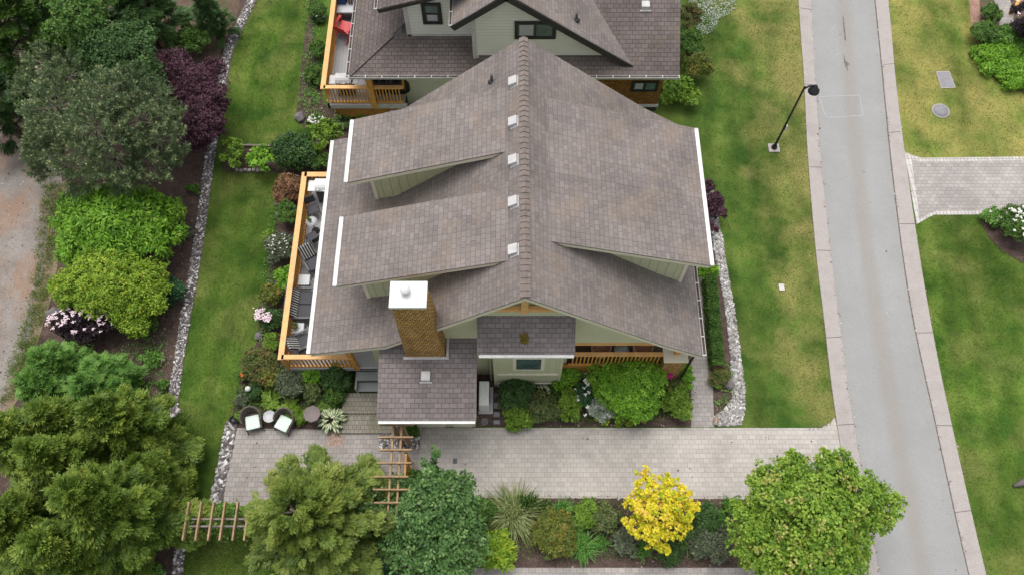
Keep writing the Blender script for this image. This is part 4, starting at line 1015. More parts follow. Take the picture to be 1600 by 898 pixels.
# cross gable roof
GX, GZ, gs_ = -0.2, 6.75, 0.765
zr = lambda x: GZ - gs_ * (x - GX)
def vy(x): return EY + (zr(x) - EZ) / s2       # valley with the main slope
xe = 4.88
quadroof('gable_roof', [(GX, 20.38, GZ), (xe, 20.38, zr(xe)), (3.0, vy(3.0), zr(3.0)), (GX, vy(GX), GZ)], 'shingle')
quadroof('gable_roof', [(GX, 20.38, GZ), (GX, 28, GZ), (-2.12, 28, GZ - 1.92 * 0.8), (-2.12, 20.38, GZ - 1.92 * 0.8)], 'shingle')
b = MB()
b.bar((GX - 0.05, 20.36, GZ - 0.16), (xe, 20.36, zr(xe) - 0.12), 0.05, 0.24); b.bar((GX + 0.05, 20.36, GZ - 0.16), (-2.12, 20.36, GZ - 1.92 * 0.8 - 0.12), 0.05, 0.24)
b.bar((-4.85, 21.28, 5.0), (-1.2, 21.28, 6.1), 0.05, 0.2)
b.build('barge_board', MT['darktrim'], nb)
b = MB(); 
for off in (-0.05, 0.05): b.bar((xe + off, 20.4, zr(xe) + 0.03), (GX + off, vy(GX), GZ + 0.03), 0.03, 0.03)
b.build('valley_flashing', MT['offwhite'], nb)
quadroof('upper_roof', [(-4.85, 21.25, 5.12), (-1.2, 21.25, 6.22), (-1.2, 30, 6.22), (-4.85, 30, 5.12)], 'shingle_old')
gutter('gutter', (-4.92, 21.27, 5.02), (-4.92, 30, 5.02), nb, 0.1, mat='offwhite', debris=True)
gutter('gutter', (-2.19, 20.4, GZ - 1.92 * 0.8 - 0.1), (-2.19, 28, GZ - 1.92 * 0.8 - 0.1), nb, 0.1, mat='offwhite', debris=True)
def window(px0, py0, px1, py1, Y, parent, split='v', n_blind=0, fw=0.13):
    "framed window on the wall plane Y, from its corners in the photograph"
    def on(px, py):
        v = 449 - py; n = FPX*math.sin(TILT) + v*math.cos(TILT); d = FPX*math.cos(TILT) - v*math.sin(TILT); h = Y * d / n
        return (px - 800) * h / d, CAM_H - h
    (x0, z1), (x1, z0) = on(px0, py0), on(px1, py1)
    b = MB(); y = Y
    b.box(x0, x1, y - 0.06, y - 0.02, z1 - fw, z1); b.box(x0, x1, y - 0.06, y - 0.02, z0, z0 + fw)
    b.box(x0, x0 + fw, y - 0.055, y - 0.02, z0 + fw, z1 - fw); b.box(x1 - fw, x1, y - 0.055, y - 0.02, z0 + fw, z1 - fw)
    if split == 'v': b.box((x0+x1)/2 - 0.03, (x0+x1)/2 + 0.03, y - 0.054, y - 0.02, z0 + fw, z1 - fw)
    else: b.box(x0 + fw, x1 - fw, y - 0.054, y - 0.02, (z0+z1)/2 - 0.025, (z0+z1)/2 + 0.025)
    o = b.build('window', MT['black'], parent)
    g = MB(); g.box(x0 + fw, x1 - fw, y - 0.035, y - 0.02, z0 + fw, z1 - fw); g.build('pane', MT['glass'], o)
    g = MB()
    if split == 'v': g.box(x0 + fw + 0.05, (x0+x1)/2 - 0.07, y - 0.038, y - 0.036, z0 + fw + 0.05, z1 - fw - 0.04); 
    else: g.box(x0 + fw + 0.05, x1 - fw - 0.05, y - 0.038, y - 0.036, z0 + fw + 0.04, (z0+z1)/2 - 0.06)
    g.build('blind', MT['blind'], o)
    return o
window(657, 4, 692, 37, 21.62, nb, 'h'); window(804, 33, 868, 60, 20.72, nb, 'v'); window(988, 126, 1026, 142, 20.70, nb, 'v', fw=0.1)
b = MB(); b.box(3.75, 4.95, 20.6, 20.68, 2.15, 2.22); b.build('window_head', MT['offwhite'], nb)
p = P(1008, 12, 4.1); zz = EZ + s2 * (p.y - EY); b = MB(); b.box(p.x - .15, p.x + .15, p.y - .15, p.y + .15, zz - .05, zz + .14); b.box(p.x - .2, p.x + .2, p.y - .2, p.y - .15, zz - .1, zz - .03); b.build('roof_vent', MT['offwhite'], nb, bevel=0.012)
p = P(901, 26, 5.0); b = MB(); zz = zr(p.x); b.tube([(p.x, p.y, zz - .1), (p.x, p.y, zz + .35)], 0.05, 10); b.lathe([(0.14, 0), (0.06, 0.1)], (p.x, p.y, zz)); b.build('vent_pipe', MT['darkmetal'], nb)
# neighbour's deck
b = MB(); b.box(-7.3, -4.3, 20.25, 32, 0.92, 1.06); nd = b.build('deck', MT['deck'], nb)
b = MB(); b.box(-7.38, -4.2, 20.15, 20.25, 0.82, 1.04); b.box(-7.38, -7.3, 20.15, 32, 0.82, 1.04); b.build('fascia', MT['offwhite'], nd)
railing('deck_railing', (-7.36, 20.22), (-7.36, 31.9), 1.06, 2.08, nd, 0.19)
railing('deck_railing', (-7.26, 20.22), (-4.3, 20.22), 1.06, 2.08, nd, 0.16)
b = MB(); b.box(-5.62, -5.4, 20.12, 20.34, 0.9, 2.9); b.build('post', MT['cedar'], nd)
b = MB(); b.box(-4.36, -4.28, 20.7, 20.9, 0.9, 2.9); b.build('post', MT['cedar'], nd)
b = MB(); lx = -7.3
while lx < -4.2:
    b.bar((lx, 20.2, 0.8), (lx + 0.6, 20.2, 0.2), 0.012, 0.03, up=Vector((0,1,0))); b.bar((lx + 0.6, 20.215, 0.8), (lx, 20.215, 0.2), 0.012, 0.03, up=Vector((0,1,0))); lx += 0.1
b.build('lattice', MT['cedar'], nd)
b = MB(); b.box(-7.2, -4.3, 20.4, 31, 0, 0.9); b.build('deck_frame', MT['darktrim'], nd)
b = MB(); b.lathe([(0.06, 0), (0.07, 0.1), (0.03, 0.14)], (-4.85, 20.1, 0.6)); b.build('deck_light', MT['white'], nd)
# ---------------------------------------------------------------- landing, walk steps
b = MB(); p0, p1 = P(538, 600, 0.2), P(597, 645, 0.2); b.box(p0.x, -4.05, p1.y, 8.45, 0, 0.2); tag(b.build('entry_landing', MT['paver_moss']), kind='structure')
q1 = P(590, 676, 0.1); b = MB(); b.box(p0.x - 0.02, -4.02, q1.y, p1.y, 0, 0.1); tag(b.build('entry_step', MT['paver_moss']), kind='structure')

# ---------------------------------------------------------------- lamp post
lp = thing('street_lamp', 'black street lamp with bell shade reaching over the kerb from the lawn', 'street lamp', (10.6, 18.8, 0))
b = MB(); b.box(10.38, 10.82, 18.6, 19.0, 0, 0.05); b.build('base', MT['concrete'], lp)
b = MB(); b.lathe([(0.11, 0.05), (0.12, 0.12), (0.06, 0.25), (0.045, 0.4), (0.038, 3.75), (0.05, 3.78), (0.0, 3.9)], (10.6, 18.8, 0), 12); b.build('pole', MT['black'], lp)
b = MB(); b.tube([(10.6, 18.8, 3.7), (10.75, 18.83, 3.84), (10.98, 18.84, 3.86)], 0.035, 8); b.build('arm', MT['black'], lp)
b = MB(); b.lathe([(0.21, -0.24), (0.2, -0.16), (0.13, -0.1), (0.1, -0.02), (0.06, 0.0), (0.05, 0.08), (0, 0.1)], (10.98, 18.78, 3.84), 20); b.build('lamp_shade', MT['black'], lp)
b = MB(); b.box(10.64, 10.68, 18.72, 18.84, 1.25, 1.55); b.build('number_plate', MT['white'], lp)
# covers in lawns
b = MB(); c = [P(1462, 112.5), P(1483, 112), P(1493, 138), P(1470, 139)]
o = thing('utility_cover', 'grey rectangular cover in pale frame set in the dry lawn', 'cover', tuple(sum(c, Vector()) / 4))
b = MB(); b.solid([(q.x, q.y, 0.0) for q in c[::-1]] + [(q.x, q.y, 0.03) for q in c[::-1]], [(0,1,2,3),(4,7,6,5)[::-1],(0,1,5,4),(1,2,6,5),(2,3,7,6),(3,0,4,7)]); b.build('frame', MT['concrete'], o)
m_ = sum(c, Vector()) / 4; c2 = [m_ + (q - m_) * 0.87 for q in c]; b = MB(); b.solid([(q.x, q.y, 0.01) for q in c2[::-1]] + [(q.x, q.y, 0.036) for q in c2[::-1]], [(0,1,2,3),(4,7,6,5)[::-1],(0,1,5,4),(1,2,6,5),(2,3,7,6),(3,0,4,7)]); b.build('lid', MT['lid'], o)
m_ = P(1469.5, 174); o = thing('utility_cover', 'round grey cover with pale ring set in the dry lawn', 'cover', tuple(m_))
b = MB(); b.lathe([(0.37, 0), (0.37, 0.03), (0.3, 0.032)], tuple(m_), 28); b.build('frame', MT['concrete'], o); b = MB(); b.lathe([(0.31, 0.0), (0.31, 0.037), (0, 0.038)], tuple(m_), 28); b.build('lid', MT['lid'], o)
m_ = P(1221, 449); b = MB(); b.box(m_.x - .1, m_.x + .1, m_.y - .14, m_.y + .14, 0, 0.04); tag(b.build('valve_box', MT['offwhite'], bevel=0.01), 'small pale valve box lid in the lawn beside the road', 'valve box')
m_ = P(711, 720); b = MB(); b.box(m_.x - .07, m_.x + .07, m_.y - .09, m_.y + .09, 0.008, 0.016); tag(b.build('drain_cover', MT['darkmetal']), 'small dark square drain cover in the pale driveway', 'drain cover')
m_ = P(1590, 757); b = MB(); b.tube([m_ + Vector((-.2, -.05, .08)), m_ + Vector((.15, .06, .1)), m_ + Vector((.5, .2, .06))], [0.05, 0.12, 0.1], 8); tag(b.build('garden_rock', MT['stones_pale']), 'long pale rock lying on the right hand lawn at the edge', 'rock')

# ---------------------------------------------------------------- heat pump, stepping stones
hp = thing('heat_pump', 'white heat pump unit standing beside the lean-to on dark mulch', 'heat pump', (-0.95, 8.2, 0))
b = MB(); b.box(-1.12, -0.78, 7.8, 8.66, 0.1, 0.9); b.build('casing', MT['white'], hp, bevel=0.03)
b = MB(); b.lathe([(0.3, 0), (0.3, 0.02), (0.0, 0.025)], (0, 0, 0), 20)
for v in b.v: v.x, v.y, v.z = v.z - 0.78, v.x + 8.3, v.y + 0.5
b.build('fan_grille', MT['darkmetal'], hp)
b = MB(); b.box(-1.16, -0.66, 7.75, 8.7, 0, 0.1); b.build('plinth', MT['offwhite'], hp)
def slabst(px, py, w, d, lab, mat='boulder', rnd=False):
    m_ = P(px, py, 0.04); b = MB()
    if rnd: b.lathe([(w, 0), (w, 0.04), (w * 0.9, 0.05)], (m_.x, m_.y, 0), 14)
    else: b.box(m_.x - w, m_.x + w, m_.y - d, m_.y + d, 0, 0.05)
    return tag(b.build('stepping_stone', MT[mat]), lab, 'stepping stone', 'stepping stones beside the bay')
slabst(776, 633, .1, .1, 'small square stepping stone nearest the heat pump', 'lid'); slabst(776, 647, .11, .09, 'square stepping stone below the two smaller ones', 'lid'); slabst(776, 659, .11, .07, 'square stepping stone touching the driveway edge', 'lid')
slabst(775, 617, .1, .1, 'round stepping stone near the bay wall', 'boulder', True); slabst(757, 658, .14, .1, 'larger round stepping stone below the heat pump', 'boulder', True)
m_ = P(786, 600, .3); hr = thing('hose_reel', 'coiled white hose beside the bay wall corner', 'hose', (m_.x, m_.y, 0)); b = MB()
for i in range(4): b.tube([(m_.x + math.cos(t) * (.17 + .01 * (i % 2)), m_.y + math.sin(t) * .12, .06 + i * .035) for t in np.linspace(0, 6.28, 22)], 0.018, 6, cap=False)
b.build('hose', MT['offwhite'], hr)
b = MB(); b.lathe([(0.1, 0), (0.1, 0.2), (0.13, 0.21)], (m_.x, m_.y, 0)); b.build('hose_stand', MT['darkmetal'], hr)

# ---------------------------------------------------------------- pergolas
pg = thing('pergola', 'narrow timber pergola over the path between patio and driveway', 'pergola', (-3.6, 5.3, 0))
ZP = 2.4
for y, x0, x1 in ((663, 593, 647), (683, 592, 646), (702.6, 593, 644), (723, 589, 643), (744.5, 584.5, 638), (764.5, 583, 640), (785, 585, 634), (808, 586, 635)):
    a = P(x0, y, ZP); c = P(x1, y, ZP); b = MB(); b.bar((a.x, a.y, ZP), (c.x, a.y, ZP), 0.05, 0.13); b.build('rafter', MT['wood'], pg)
for x in (-3.74, -3.48): b = MB(); b.box(x - .03, x + .03, 3.7, 6.95, ZP - 0.2, ZP - 0.08); b.build('beam', MT['wood'], pg)
for x in (-3.74, -3.48):
    for y in (6.7, 3.9): b = MB(); b.box(x - .06, x + .06, y - .06, y + .06, 0, ZP - 0.2); b.build('post', MT['wood'], pg)
gt = thing('garden_gate', 'orange stained slatted gate panel beside the pergola', 'gate', (-3.4, 5.3, 0))
b = MB(); b.box(-3.42, -3.36, 3.95, 4.03, 0, 1.6); b.box(-3.42, -3.36, 6.0, 6.08, 0, 1.6); b.box(-3.42, -3.36, 4.0, 6.05, 1.52, 1.6); b.box(-3.42, -3.36, 4.0, 6.05, 0.1, 0.18); b.build('gate_frame', MT['cedar'], gt)
b = MB()
for i in range(17):
    y = 4.08 + i * 0.117; b.bar((-3.40, y, 0.2), (-3.40, y, 1.5), 0.07, 0.02, up=Vector((0.5, 1, 0)))
b.build('slats', MT['cedar'], gt)
pg = thing('pergola', 'low timber pergola with vine across the end of the left lawn', 'pergola', (-9.5, 3.8, 0))
for x in (295, 314.6, 334, 352, 372, 390, 410, 430):
    a = P(x, 784, ZP); c = P(x - 8, 844, ZP); xm = (a.x + c.x) / 2; b = MB(); b.bar((xm, c.y, ZP), (xm, a.y, ZP), 0.05, 0.14); b.build('rafter', MT['wood'], pg)
for y in (3.86, 3.65): b = MB(); b.box(-10.1, -5.9, y - .025, y + .025, ZP - .2, ZP - .09); b.build('beam', MT['greywood'], pg)
for x in (-9.9, -8.2, -6.1):
    for y in (3.86, 3.65): b = MB(); b.box(x - .045, x + .045, y - .045, y + .045, 0, ZP - .2); b.build('post', MT['greywood'], pg)
gt = thing('garden_gate', 'small orange slatted gate under the left lawn pergola', 'gate', (-7.6, 4.2, 0))
b = MB(); x0 = P(374, 795, 1.1).x; b.box(x0, x0 + .55, 4.15, 4.2, 0.15, 0.22); b.box(x0, x0 + .55, 4.15, 4.2, 1.05, 1.15)
for i in (0, .5): b.box(x0 + i, x0 + i + .05, 4.15, 4.2, 0.0, 1.2)
b.build('gate_frame', MT['cedar'], gt); b = MB()
for i in range(5): b.box(x0 + .08 + i * .09, x0 + .14 + i * .09, 4.16, 4.18, .2, 1.1)
b.build('slats', MT['cap'], gt)
def vine(root, box, z0, z1, n, pal='mid'):
    pts = []
    a, c = P(box[0], box[1], z1), P(box[2], box[3], z1)
    k = rng.integers(0, 30, n); cc = np.stack([rng.uniform(min(a.x, c.x), max(a.x, c.x), 30), rng.uniform(min(a.y, c.y), max(a.y, c.y), 30), rng.uniform(z0, z1, 30)], 1)
    C = cc[k] + rng.normal(0, 0.12, (n, 3)); V = leaf_quads(C, rng.normal(0, 1, (n, 3)), np.array([[0, 0, 1.0]]) + rng.normal(0, 0.5, (n, 3)), 0.11, 0.075)
    np_mesh('foliage', V, 4, rng.random(n), FO[pal], root)
    b = MB()
    for i in range(5):
        p = cc[i * 5]; b.tube([(p[0], p[1], 0), (p[0] + .1, p[1], p[2] * .6), tuple(p)], 0.012, 5)
    b.build('stem', MT['bark'], root)
v_ = thing('climbing_vine', 'bright green vine trailing over the left lawn pergola', 'vine', tuple(P(350, 810))); vine(v_, (325, 790, 400, 830), 0.6, 2.2, 900, 'mid')
v_ = thing('climbing_vine', 'dark leafy vine climbing the lower end of the driveway pergola', 'vine', tuple(P(605, 765))); vine(v_, (560, 735, 640, 815), 0.5, 2.3, 4200, 'teal')

# ---------------------------------------------------------------- patio furniture
def armchair():
    t = thing('wicker_armchair', None, 'armchair')
    b = MB(); n = 14; pts = []
    for i in range(n + 1):
        a = math.pi * (-0.12 + 1.24 * i / n); pts.append((math.cos(a) * 0.33, math.sin(a) * 0.33 - 0.0))
    for i in range(n):
        (xa, ya), (xb, yb) = pts[i], pts[i + 1]; ta = abs(i / n - 0.5) * 2; tb = abs((i + 1) / n - 0.5) * 2
        za, zb = 0.86 - 0.24 * ta ** 1.5, 0.86 - 0.24 * tb ** 1.5; oa, ob = 1.14, 1.14
        b.solid([(xa, ya, .3), (xb, yb, .3), (xb * 1.08, yb * 1.08 + .04, zb), (xa * 1.08, ya * 1.08 + .04, za), (xa * oa, ya * oa, .3), (xb * ob, yb * ob, .3), (xb * 1.25, yb * 1.25 + .04, zb), (xa * 1.25, ya * 1.25 + .04, za)],
                [(0,1,2,3),(7,6,5,4),(3,2,6,7),(0,3,7,4),(1,5,6,2),(0,4,5,1)])
    b.build('backrest', MT['wicker'], t)
    b = MB(); b.box(-.31, .31, -.32, .3, .26, .34); b.build('seat', MT['wicker'], t)
    b = MB(); b.box(-.26, .26, -.34, .2, .345, .43); b.build('cushion', MT['mint'], t, bevel=0.03)
    for sx in (-1, 1):
        for sy in (-1, 1): b = MB(); b.bar((sx * .26, sy * .26, .27), (sx * .31, sy * .32 - (.06 if sy < 0 else 0), 0), .035, .035); b.build('leg', MT['wicker'], t)
    return t
ac = armchair(); m_ = P(394, 656, .4); place(ac, (m_.x, m_.y, 0.01), R(14), .9); ac['label'] = 'brown wicker armchair with mint cushion nearest the lawn'; ac['group'] = 'wicker armchairs on the patio'
m_ = P(444, 658, .4); dup(ac, (m_.x, m_.y, 0.01), R(-24), 'brown wicker armchair with mint cushion turned left beside the fern', .9)
m_ = P(420.5, 650, .5); t = thing('side_table', 'small round pale grey table between the wicker armchairs', 'table', (m_.x, m_.y, 0))
b = MB(); b.lathe([(.205, .46), (.21, .5), (.19, .5), (.18, .485), (0, .485)], (m_.x, m_.y, 0), 28); b.build('table_top', MT['whitetable'], t)
for i in range(3): a = i * 2.1 + .3; b = MB(); b.tube([(m_.x + .05 * math.cos(a), m_.y + .05 * math.sin(a), .47), (m_.x + .17 * math.cos(a), m_.y + .17 * math.sin(a), 0)], .012, 6); b.build('leg', MT['offwhite'], t)
m_ = P(487.5, 646, .7); t = thing('round_table', 'octagonal brown table beside the variegated hosta', 'table', (m_.x, m_.y, 0))
b = MB(); b.lathe([(.29, .66), (.3, .7), (.25, .7), (.24, .69), (0, .69)], (m_.x, m_.y, 0), 8); b.build('table_top', MT['tablestone'], t)
for i in range(4): a = i * 1.571 + .6; b = MB(); b.bar((m_.x + .12 * math.cos(a), m_.y + .12 * math.sin(a), .68), (m_.x + .27 * math.cos(a), m_.y + .27 * math.sin(a), 0), .05, .05); b.build('leg', MT['greywood'], t)
def pot(px, py, r, h, label, mat='darkmetal', pal=None, fl=None, z=0, L=.07):
    m_ = P(px, py, h + z); t = thing('plant_pot', label, 'plant pot', (m_.x, m_.y, z))
    b = MB(); b.lathe([(r * .7, z), (r, z + h), (r * 1.08, z + h), (r * .9, z + h - .02), (r * .88, z + h - .05), (0, z + h - .05)], (m_.x, m_.y, 0), 18); b.build('pot', MT[mat], t)
    if pal:
        V, tt = leafy([(m_ + Vector((0, 0, r * .5)), r * 1.1)], L, L * .6, dens=2, clump=.1, per=12); np_mesh('foliage', V, 4, tt, FO[pal], t)
    if fl: blossoms(t, m_ + Vector((0, 0, .1)), r, r, h + z + .15, fl, 9, .07)
    return t
pot(379, 588, .16, .22, 'dark pot of orange flowers at the lawn edge', 'darkmetal', 'mid', 'ofl'); pot(364, 655, .13, .2, 'black pot with dark rim left of the armchairs', 'black')
pot(375, 650, .12, .2, 'pot of bright green leaves beside the left armchair', 'darkmetal', 'lime')
m_ = P(387.5, 607, .5); t = thing('garden_light', 'white globe garden light among the shrubs by the lawn', 'garden light', (m_.x, m_.y, 0)); b = MB(); b.lathe([(0.02, .4), (.09, .46), (.1, .52), (.07, .59), (0, .61)], (m_.x, m_.y, 0)); b.build('globe', MT['white'], t); b = MB(); b.tube([(m_.x, m_.y, 0), (m_.x, m_.y, .42)], .02, 6); b.build('stake', MT['darkmetal'], t)

# ---------------------------------------------------------------- deck furniture
def lounge(wd, seats):
    t = thing('patio_chair' if seats == 1 else 'patio_loveseat', None, 'chair' if seats == 1 else 'loveseat')
    hw = wd / 2
    b = MB()
    for sx in (-1, 1):
        x = sx * (hw - .02); b.tube([(x, -.33, 0), (x, -.33, .56), (x, .25, .6), (x, .5, .88)], .02, 6); b.tube([(x, .3, 0), (x, .25, .6)], .02, 6)
        b.box(x - .035, x + .035, -.36, .24, .57, .6)
    b.tube([(-hw + .02, .5, .88), (hw - .02, .5, .88)], .02, 6); b.box(-hw + .03, hw - .03, -.3, .28, .27, .3); b.build('frame', MT['darkmetal'], t)
    for i in range(seats):
        w = (wd - .12) / seats; x0 = -hw + .06 + i * w
        b = MB(); b.box(x0 + .01, x0 + w - .01, -.34, .2, .31, .44); b.build('seat_cushion', MT['char'], t, bevel=.03)
        b = MB(); b.box(x0 + .01, x0 + w - .01, -.08, .05, 0, .56, 0, Matrix.Translation((0, .17, .43)) @ Matrix.Rotation(R(-36), 4, 'X')); b.build('back_cushion', MT['stripe'], t, bevel=.04)
    return t
DZZ = DZ + 0.005
c1 = lounge(.62, 1); m_ = P(489, 408, DZ + .4); place(c1, (m_.x, m_.y, DZZ), R(33)); c1['label'] = 'striped patio chair turned towards the loveseat, farther up the deck'; c1['group'] = 'striped patio chairs on the deck'
m_ = P(474, 534, DZ + .4); dup(c1, (m_.x, m_.y, DZZ), R(118), 'striped patio chair at the front deck corner by the potted plant')
l1 = lounge(1.18, 2); m_ = P(473, 476, DZ + .4); place(l1, (m_.x, m_.y, DZZ), R(90)); l1['label'] = 'striped two seat loveseat with its back to the deck railing'
def small_table(px, py, label, s=.2, h=.42, rz=0):
    m_ = P(px, py, DZ + h); t = thing('side_table', label, 'table', (m_.x, m_.y, DZZ)); b = MB(); R_ = Matrix.Translation((m_.x, m_.y, DZZ)) @ Matrix.Rotation(rz, 4, 'Z')
    b.box(-s, s, -s, s, h - .03, h, 0, R_); b.build('table_top', MT['whitetable'], t, bevel=.008)
    for i in (-1, 1):
        for j in (-1, 1): b = MB(); b.box(i * s * .85 - .012, i * s * .85 + .012, j * s * .85 - .012, j * s * .85 + .012, 0, h - .03, 0, R_); b.build('leg', MT['darkmetal'], t)
    return m_
small_table(475, 437, 'small square pale table between patio chair and loveseat'); mm = small_table(466, 512, 'small square pale table holding a potted plant', .19)
pot(460, 509, .08, .14, 'leafy plant in a pot on the small deck table', 'terracotta', 'olive', None, DZZ + .42, .09)
m_ = P(487, 346, DZ + .7); t = thing('bistro_table', 'round glass bistro table on the deck', 'table', (m_.x, m_.y, DZZ))
b = MB(); b.lathe([(.2, DZZ + .68), (.21, DZZ + .7), (0, DZZ + .7)], (m_.x, m_.y, 0), 28); b.build('table_top', MT['whitetable'], t); b = MB(); b.lathe([(.15, DZZ), (.14, DZZ + .03), (.02, DZZ + .06), (.02, DZZ + .68)], (m_.x, m_.y, 0)); b.build('pedestal', MT['darkmetal'], t)
pot(484, 343, .05, .08, 'tiny plant in a pot on the bistro table', 'darkmetal', 'mid', None, DZZ + .7, .06)
def bistro():
    t = thing('bistro_chair', None, 'chair'); b = MB(); b.box(-.2, .2, -.2, .2, .42, .46); b.build('seat', MT['char'], t, bevel=.02)
    b = MB(); b.box(-.2, .2, .19, .23, .5, .86, 0, Matrix.Rotation(R(-8), 4, 'X')); b.build('backrest', MT['char'], t, bevel=.015)
    for i in (-1, 1):
        for j in (-1, 1): b = MB(); b.tube([(i * .18, j * .18, .42), (i * .21, j * .22, 0)], .014, 6); b.build('leg', MT['black'], t)
    return t
b1 = bistro(); m_ = P(489, 326, DZ + .45); place(b1, (m_.x, m_.y, DZZ), R(25)); b1['label'] = 'dark bistro chair behind the round glass table'; b1['group'] = 'bistro chairs'
m_ = P(488, 370, DZ + .45); dup(b1, (m_.x, m_.y, DZZ), R(215), 'dark bistro chair in front of the round glass table')
def grill(px, py, z, label, lid='white', s=1):
    t = thing('barbecue_grill', label, 'grill'); b = MB()
    b.box(-.32, .32, -.25, .25, .1, .78); b.build('cart', MT['darkmetal'], t, bevel=.01)
    b = MB(); n = 8; prof = [(-.27, .80)] + [(-.27 * math.cos(math.pi * i / n), .80 + .24 * math.sin(math.pi * i / n)) for i in range(1, n)] + [(.27, .80)]
    b.solid([(-.33, y, z_) for y, z_ in prof] + [(.33, y, z_) for y, z_ in prof], [tuple(range(len(prof))), tuple(range(2 * len(prof) - 1, len(prof) - 1, -1))] + [(i, len(prof) + i, len(prof) + i + 1, i + 1) for i in range(len(prof) - 1)])
    b.build('hood', MT[lid], t)
    b = MB(); b.tube([(-.25, -.31, .92), (.25, -.31, .92)], .018, 8); b.bar((-.22, -.31, .92), (-.22, -.24, .92), .02, .02); b.bar((.22, -.31, .92), (.22, -.24, .92), .02, .02); b.build('handle', MT['steel'], t)
    for sx in (-1, 1): b = MB(); b.box(min(sx * .34, sx * .62), max(sx * .34, sx * .62), -.23, .23, .76, .80); b.build('side_shelf', MT[lid], t, bevel=.01)
    for sx in (-1, 1): b = MB(); b.tube([(sx * .28, -.2, .08), (sx * .33, -.2, .08)], .07, 12); b.build('wheel', MT['black'], t)
    m_ = P(px, py, z + .85); return place(t, (m_.x, m_.y, z), 0, s)
grill(507, 289, DZZ, 'white barbecue grill at the back corner of the green house deck'); grill(537, 122, 1.065, 'stainless barbecue grill at the corner of the rear house deck', 'offwhite', .95)
t = thing('adirondack_chair', 'red plastic adirondack chair on the rear deck', 'chair')
b = MB(); b.bar((0, -.35, .36), (0, .22, .26), .5, .03); b.build('seat', MT['red'], t)
b = MB()
for i in range(5): b.bar((-.2 + i * .1, .2, .26), (-.24 + i * .12, .5, .95 - .04 * abs(i - 2)), .085, .02, up=Vector((0, 1, 0)))
b.build('backrest', MT['red'], t)
for sx in (-1, 1): b = MB(); b.box(sx * .33 - .06, sx * .33 + .06, -.42, .3, .54, .57); b.build('armrest', MT['red'], t)
for sx in (-1, 1): b = MB(); b.bar((sx * .29, -.36, .54), (sx * .29, -.36, 0), .07, .03); b.bar((sx * .28, -.3, .34), (sx * .28, .55, 0), .03, .09); b.build('leg', MT['red'], t)
m_ = P(537, 42, 1.5); place(t, (m_.x, m_.y, 1.065), R(160))
t = thing('outdoor_sofa', 'deck sofa with striped and blue cushions beyond the red chair', 'sofa')
b = MB(); b.box(-.5, .5, -.35, .35, .2, .36); b.box(-.5, .5, .3, .42, .2, .8); b.box(-.54, -.46, -.35, .4, 0, .6); b.box(.46, .54, -.35, .4, 0, .6); b.build('frame', MT['darkmetal'], t)
b = MB(); b.box(-.44, .44, -.32, .28, .37, .48); b.build('seat_cushion', MT['whitetable'], t, bevel=.03)
b = MB(); b.box(-.42, -.05, .1, .28, .48, .8); b.build('blue_cushion', MT['blue'], t, bevel=.04); b = MB(); b.box(.02, .42, .12, .28, .48, .8); b.build('pillow', MT['stripe'], t, bevel=.04)
m_ = P(543, 12, 1.5); place(t, (m_.x, m_.y, 1.065), R(0))
# covered things at the neighbour's corner
t = thing('covered_table', 'dark covered furniture behind the rear deck railing', 'covered furniture', tuple(P(605, 128, 1.1))); m_ = P(607, 126, 1.6)
b = MB(); 
for i in range(5): b.lathe([(.32, 1.07), (.3, 1.5 + .06 * (i % 2)), (.2, 1.66), (0, 1.7)], (m_.x - .55 + i * .27, m_.y + .05 * (i % 3), 0), 9)
b.build('cover', MT['black'], t)
# porch chairs
pc = thing('porch_chair', None, 'chair'); b = MB(); b.lathe([(.0, .38), (.28, .4), (.33, .5), (.34, .82), (.31, .83), (.29, .5), (0, .44)], (0, 0, 0), 18); b.build('seat', MT['peach'], pc)
for i in range(4): a = i * 1.57 + .78; b = MB(); b.tube([(.2 * math.cos(a), .2 * math.sin(a), .4), (.26 * math.cos(a), .26 * math.sin(a), 0)], .02, 6); b.build('leg', MT['greywood'], pc)
place(pc, (2.98, 9.5, 1.225)); pc['label'] = 'peach woven porch chair in the middle of the porch'; pc['group'] = 'woven porch chairs'; dup(pc, (4.38, 9.5, 1.225), 1, 'peach woven porch chair beside the shingled pillar')
t = thing('porch_table', 'small round glass topped table between the porch chairs', 'table', (3.68, 9.45, 1.225)); b = MB(); b.lathe([(.24, 1.75), (.25, 1.78), (0, 1.78)], (3.68, 9.45, 0), 24); b.build('table_top', MT['whitetable'], t); b = MB(); b.lathe([(.16, 1.225), (.03, 1.27), (.03, 1.75)], (3.68, 9.45, 0)); b.build('pedestal', MT['greywood'], t)
# fire bowl, stump, fence, boulders
m_ = P(246, 641, .2); t = thing('fire_bowl', 'round rusty metal fire bowl on the mulch by the stone border', 'fire bowl', (m_.x, m_.y, 0))
b = MB(); b.lathe([(.1, .02), (.27, .14), (.33, .28), (.36, .28), (.34, .22), (.28, .1), (.12, .0)], (m_.x, m_.y, 0), 24); b.build('bowl', MT['rust'], t); b = MB(); b.lathe([(.3, .2), (0, .2)], (m_.x, m_.y, 0)); b.build('ash', MT['mulch'], t)
for i in range(3): a = i * 2.1; b = MB(); b.tube([(m_.x + .28 * math.cos(a), m_.y + .28 * math.sin(a), .15), (m_.x + .33 * math.cos(a), m_.y + .33 * math.sin(a), 0)], .02, 6); b.build('leg', MT['rust'], t)
m_ = P(50, 622, .2); b = MB(); b.tube([(m_.x, m_.y, -.05), (m_.x + .02, m_.y, .5)], [.18, .13], 9); tag(b.build('tree_stump', MT['palebark']), 'grey tree stump at the end of the gravel lane', 'stump')
fn = thing('wooden_fence', 'grey weathered fence panel between the dark trees and soil', 'fence', tuple(P(248, 58, 0)))
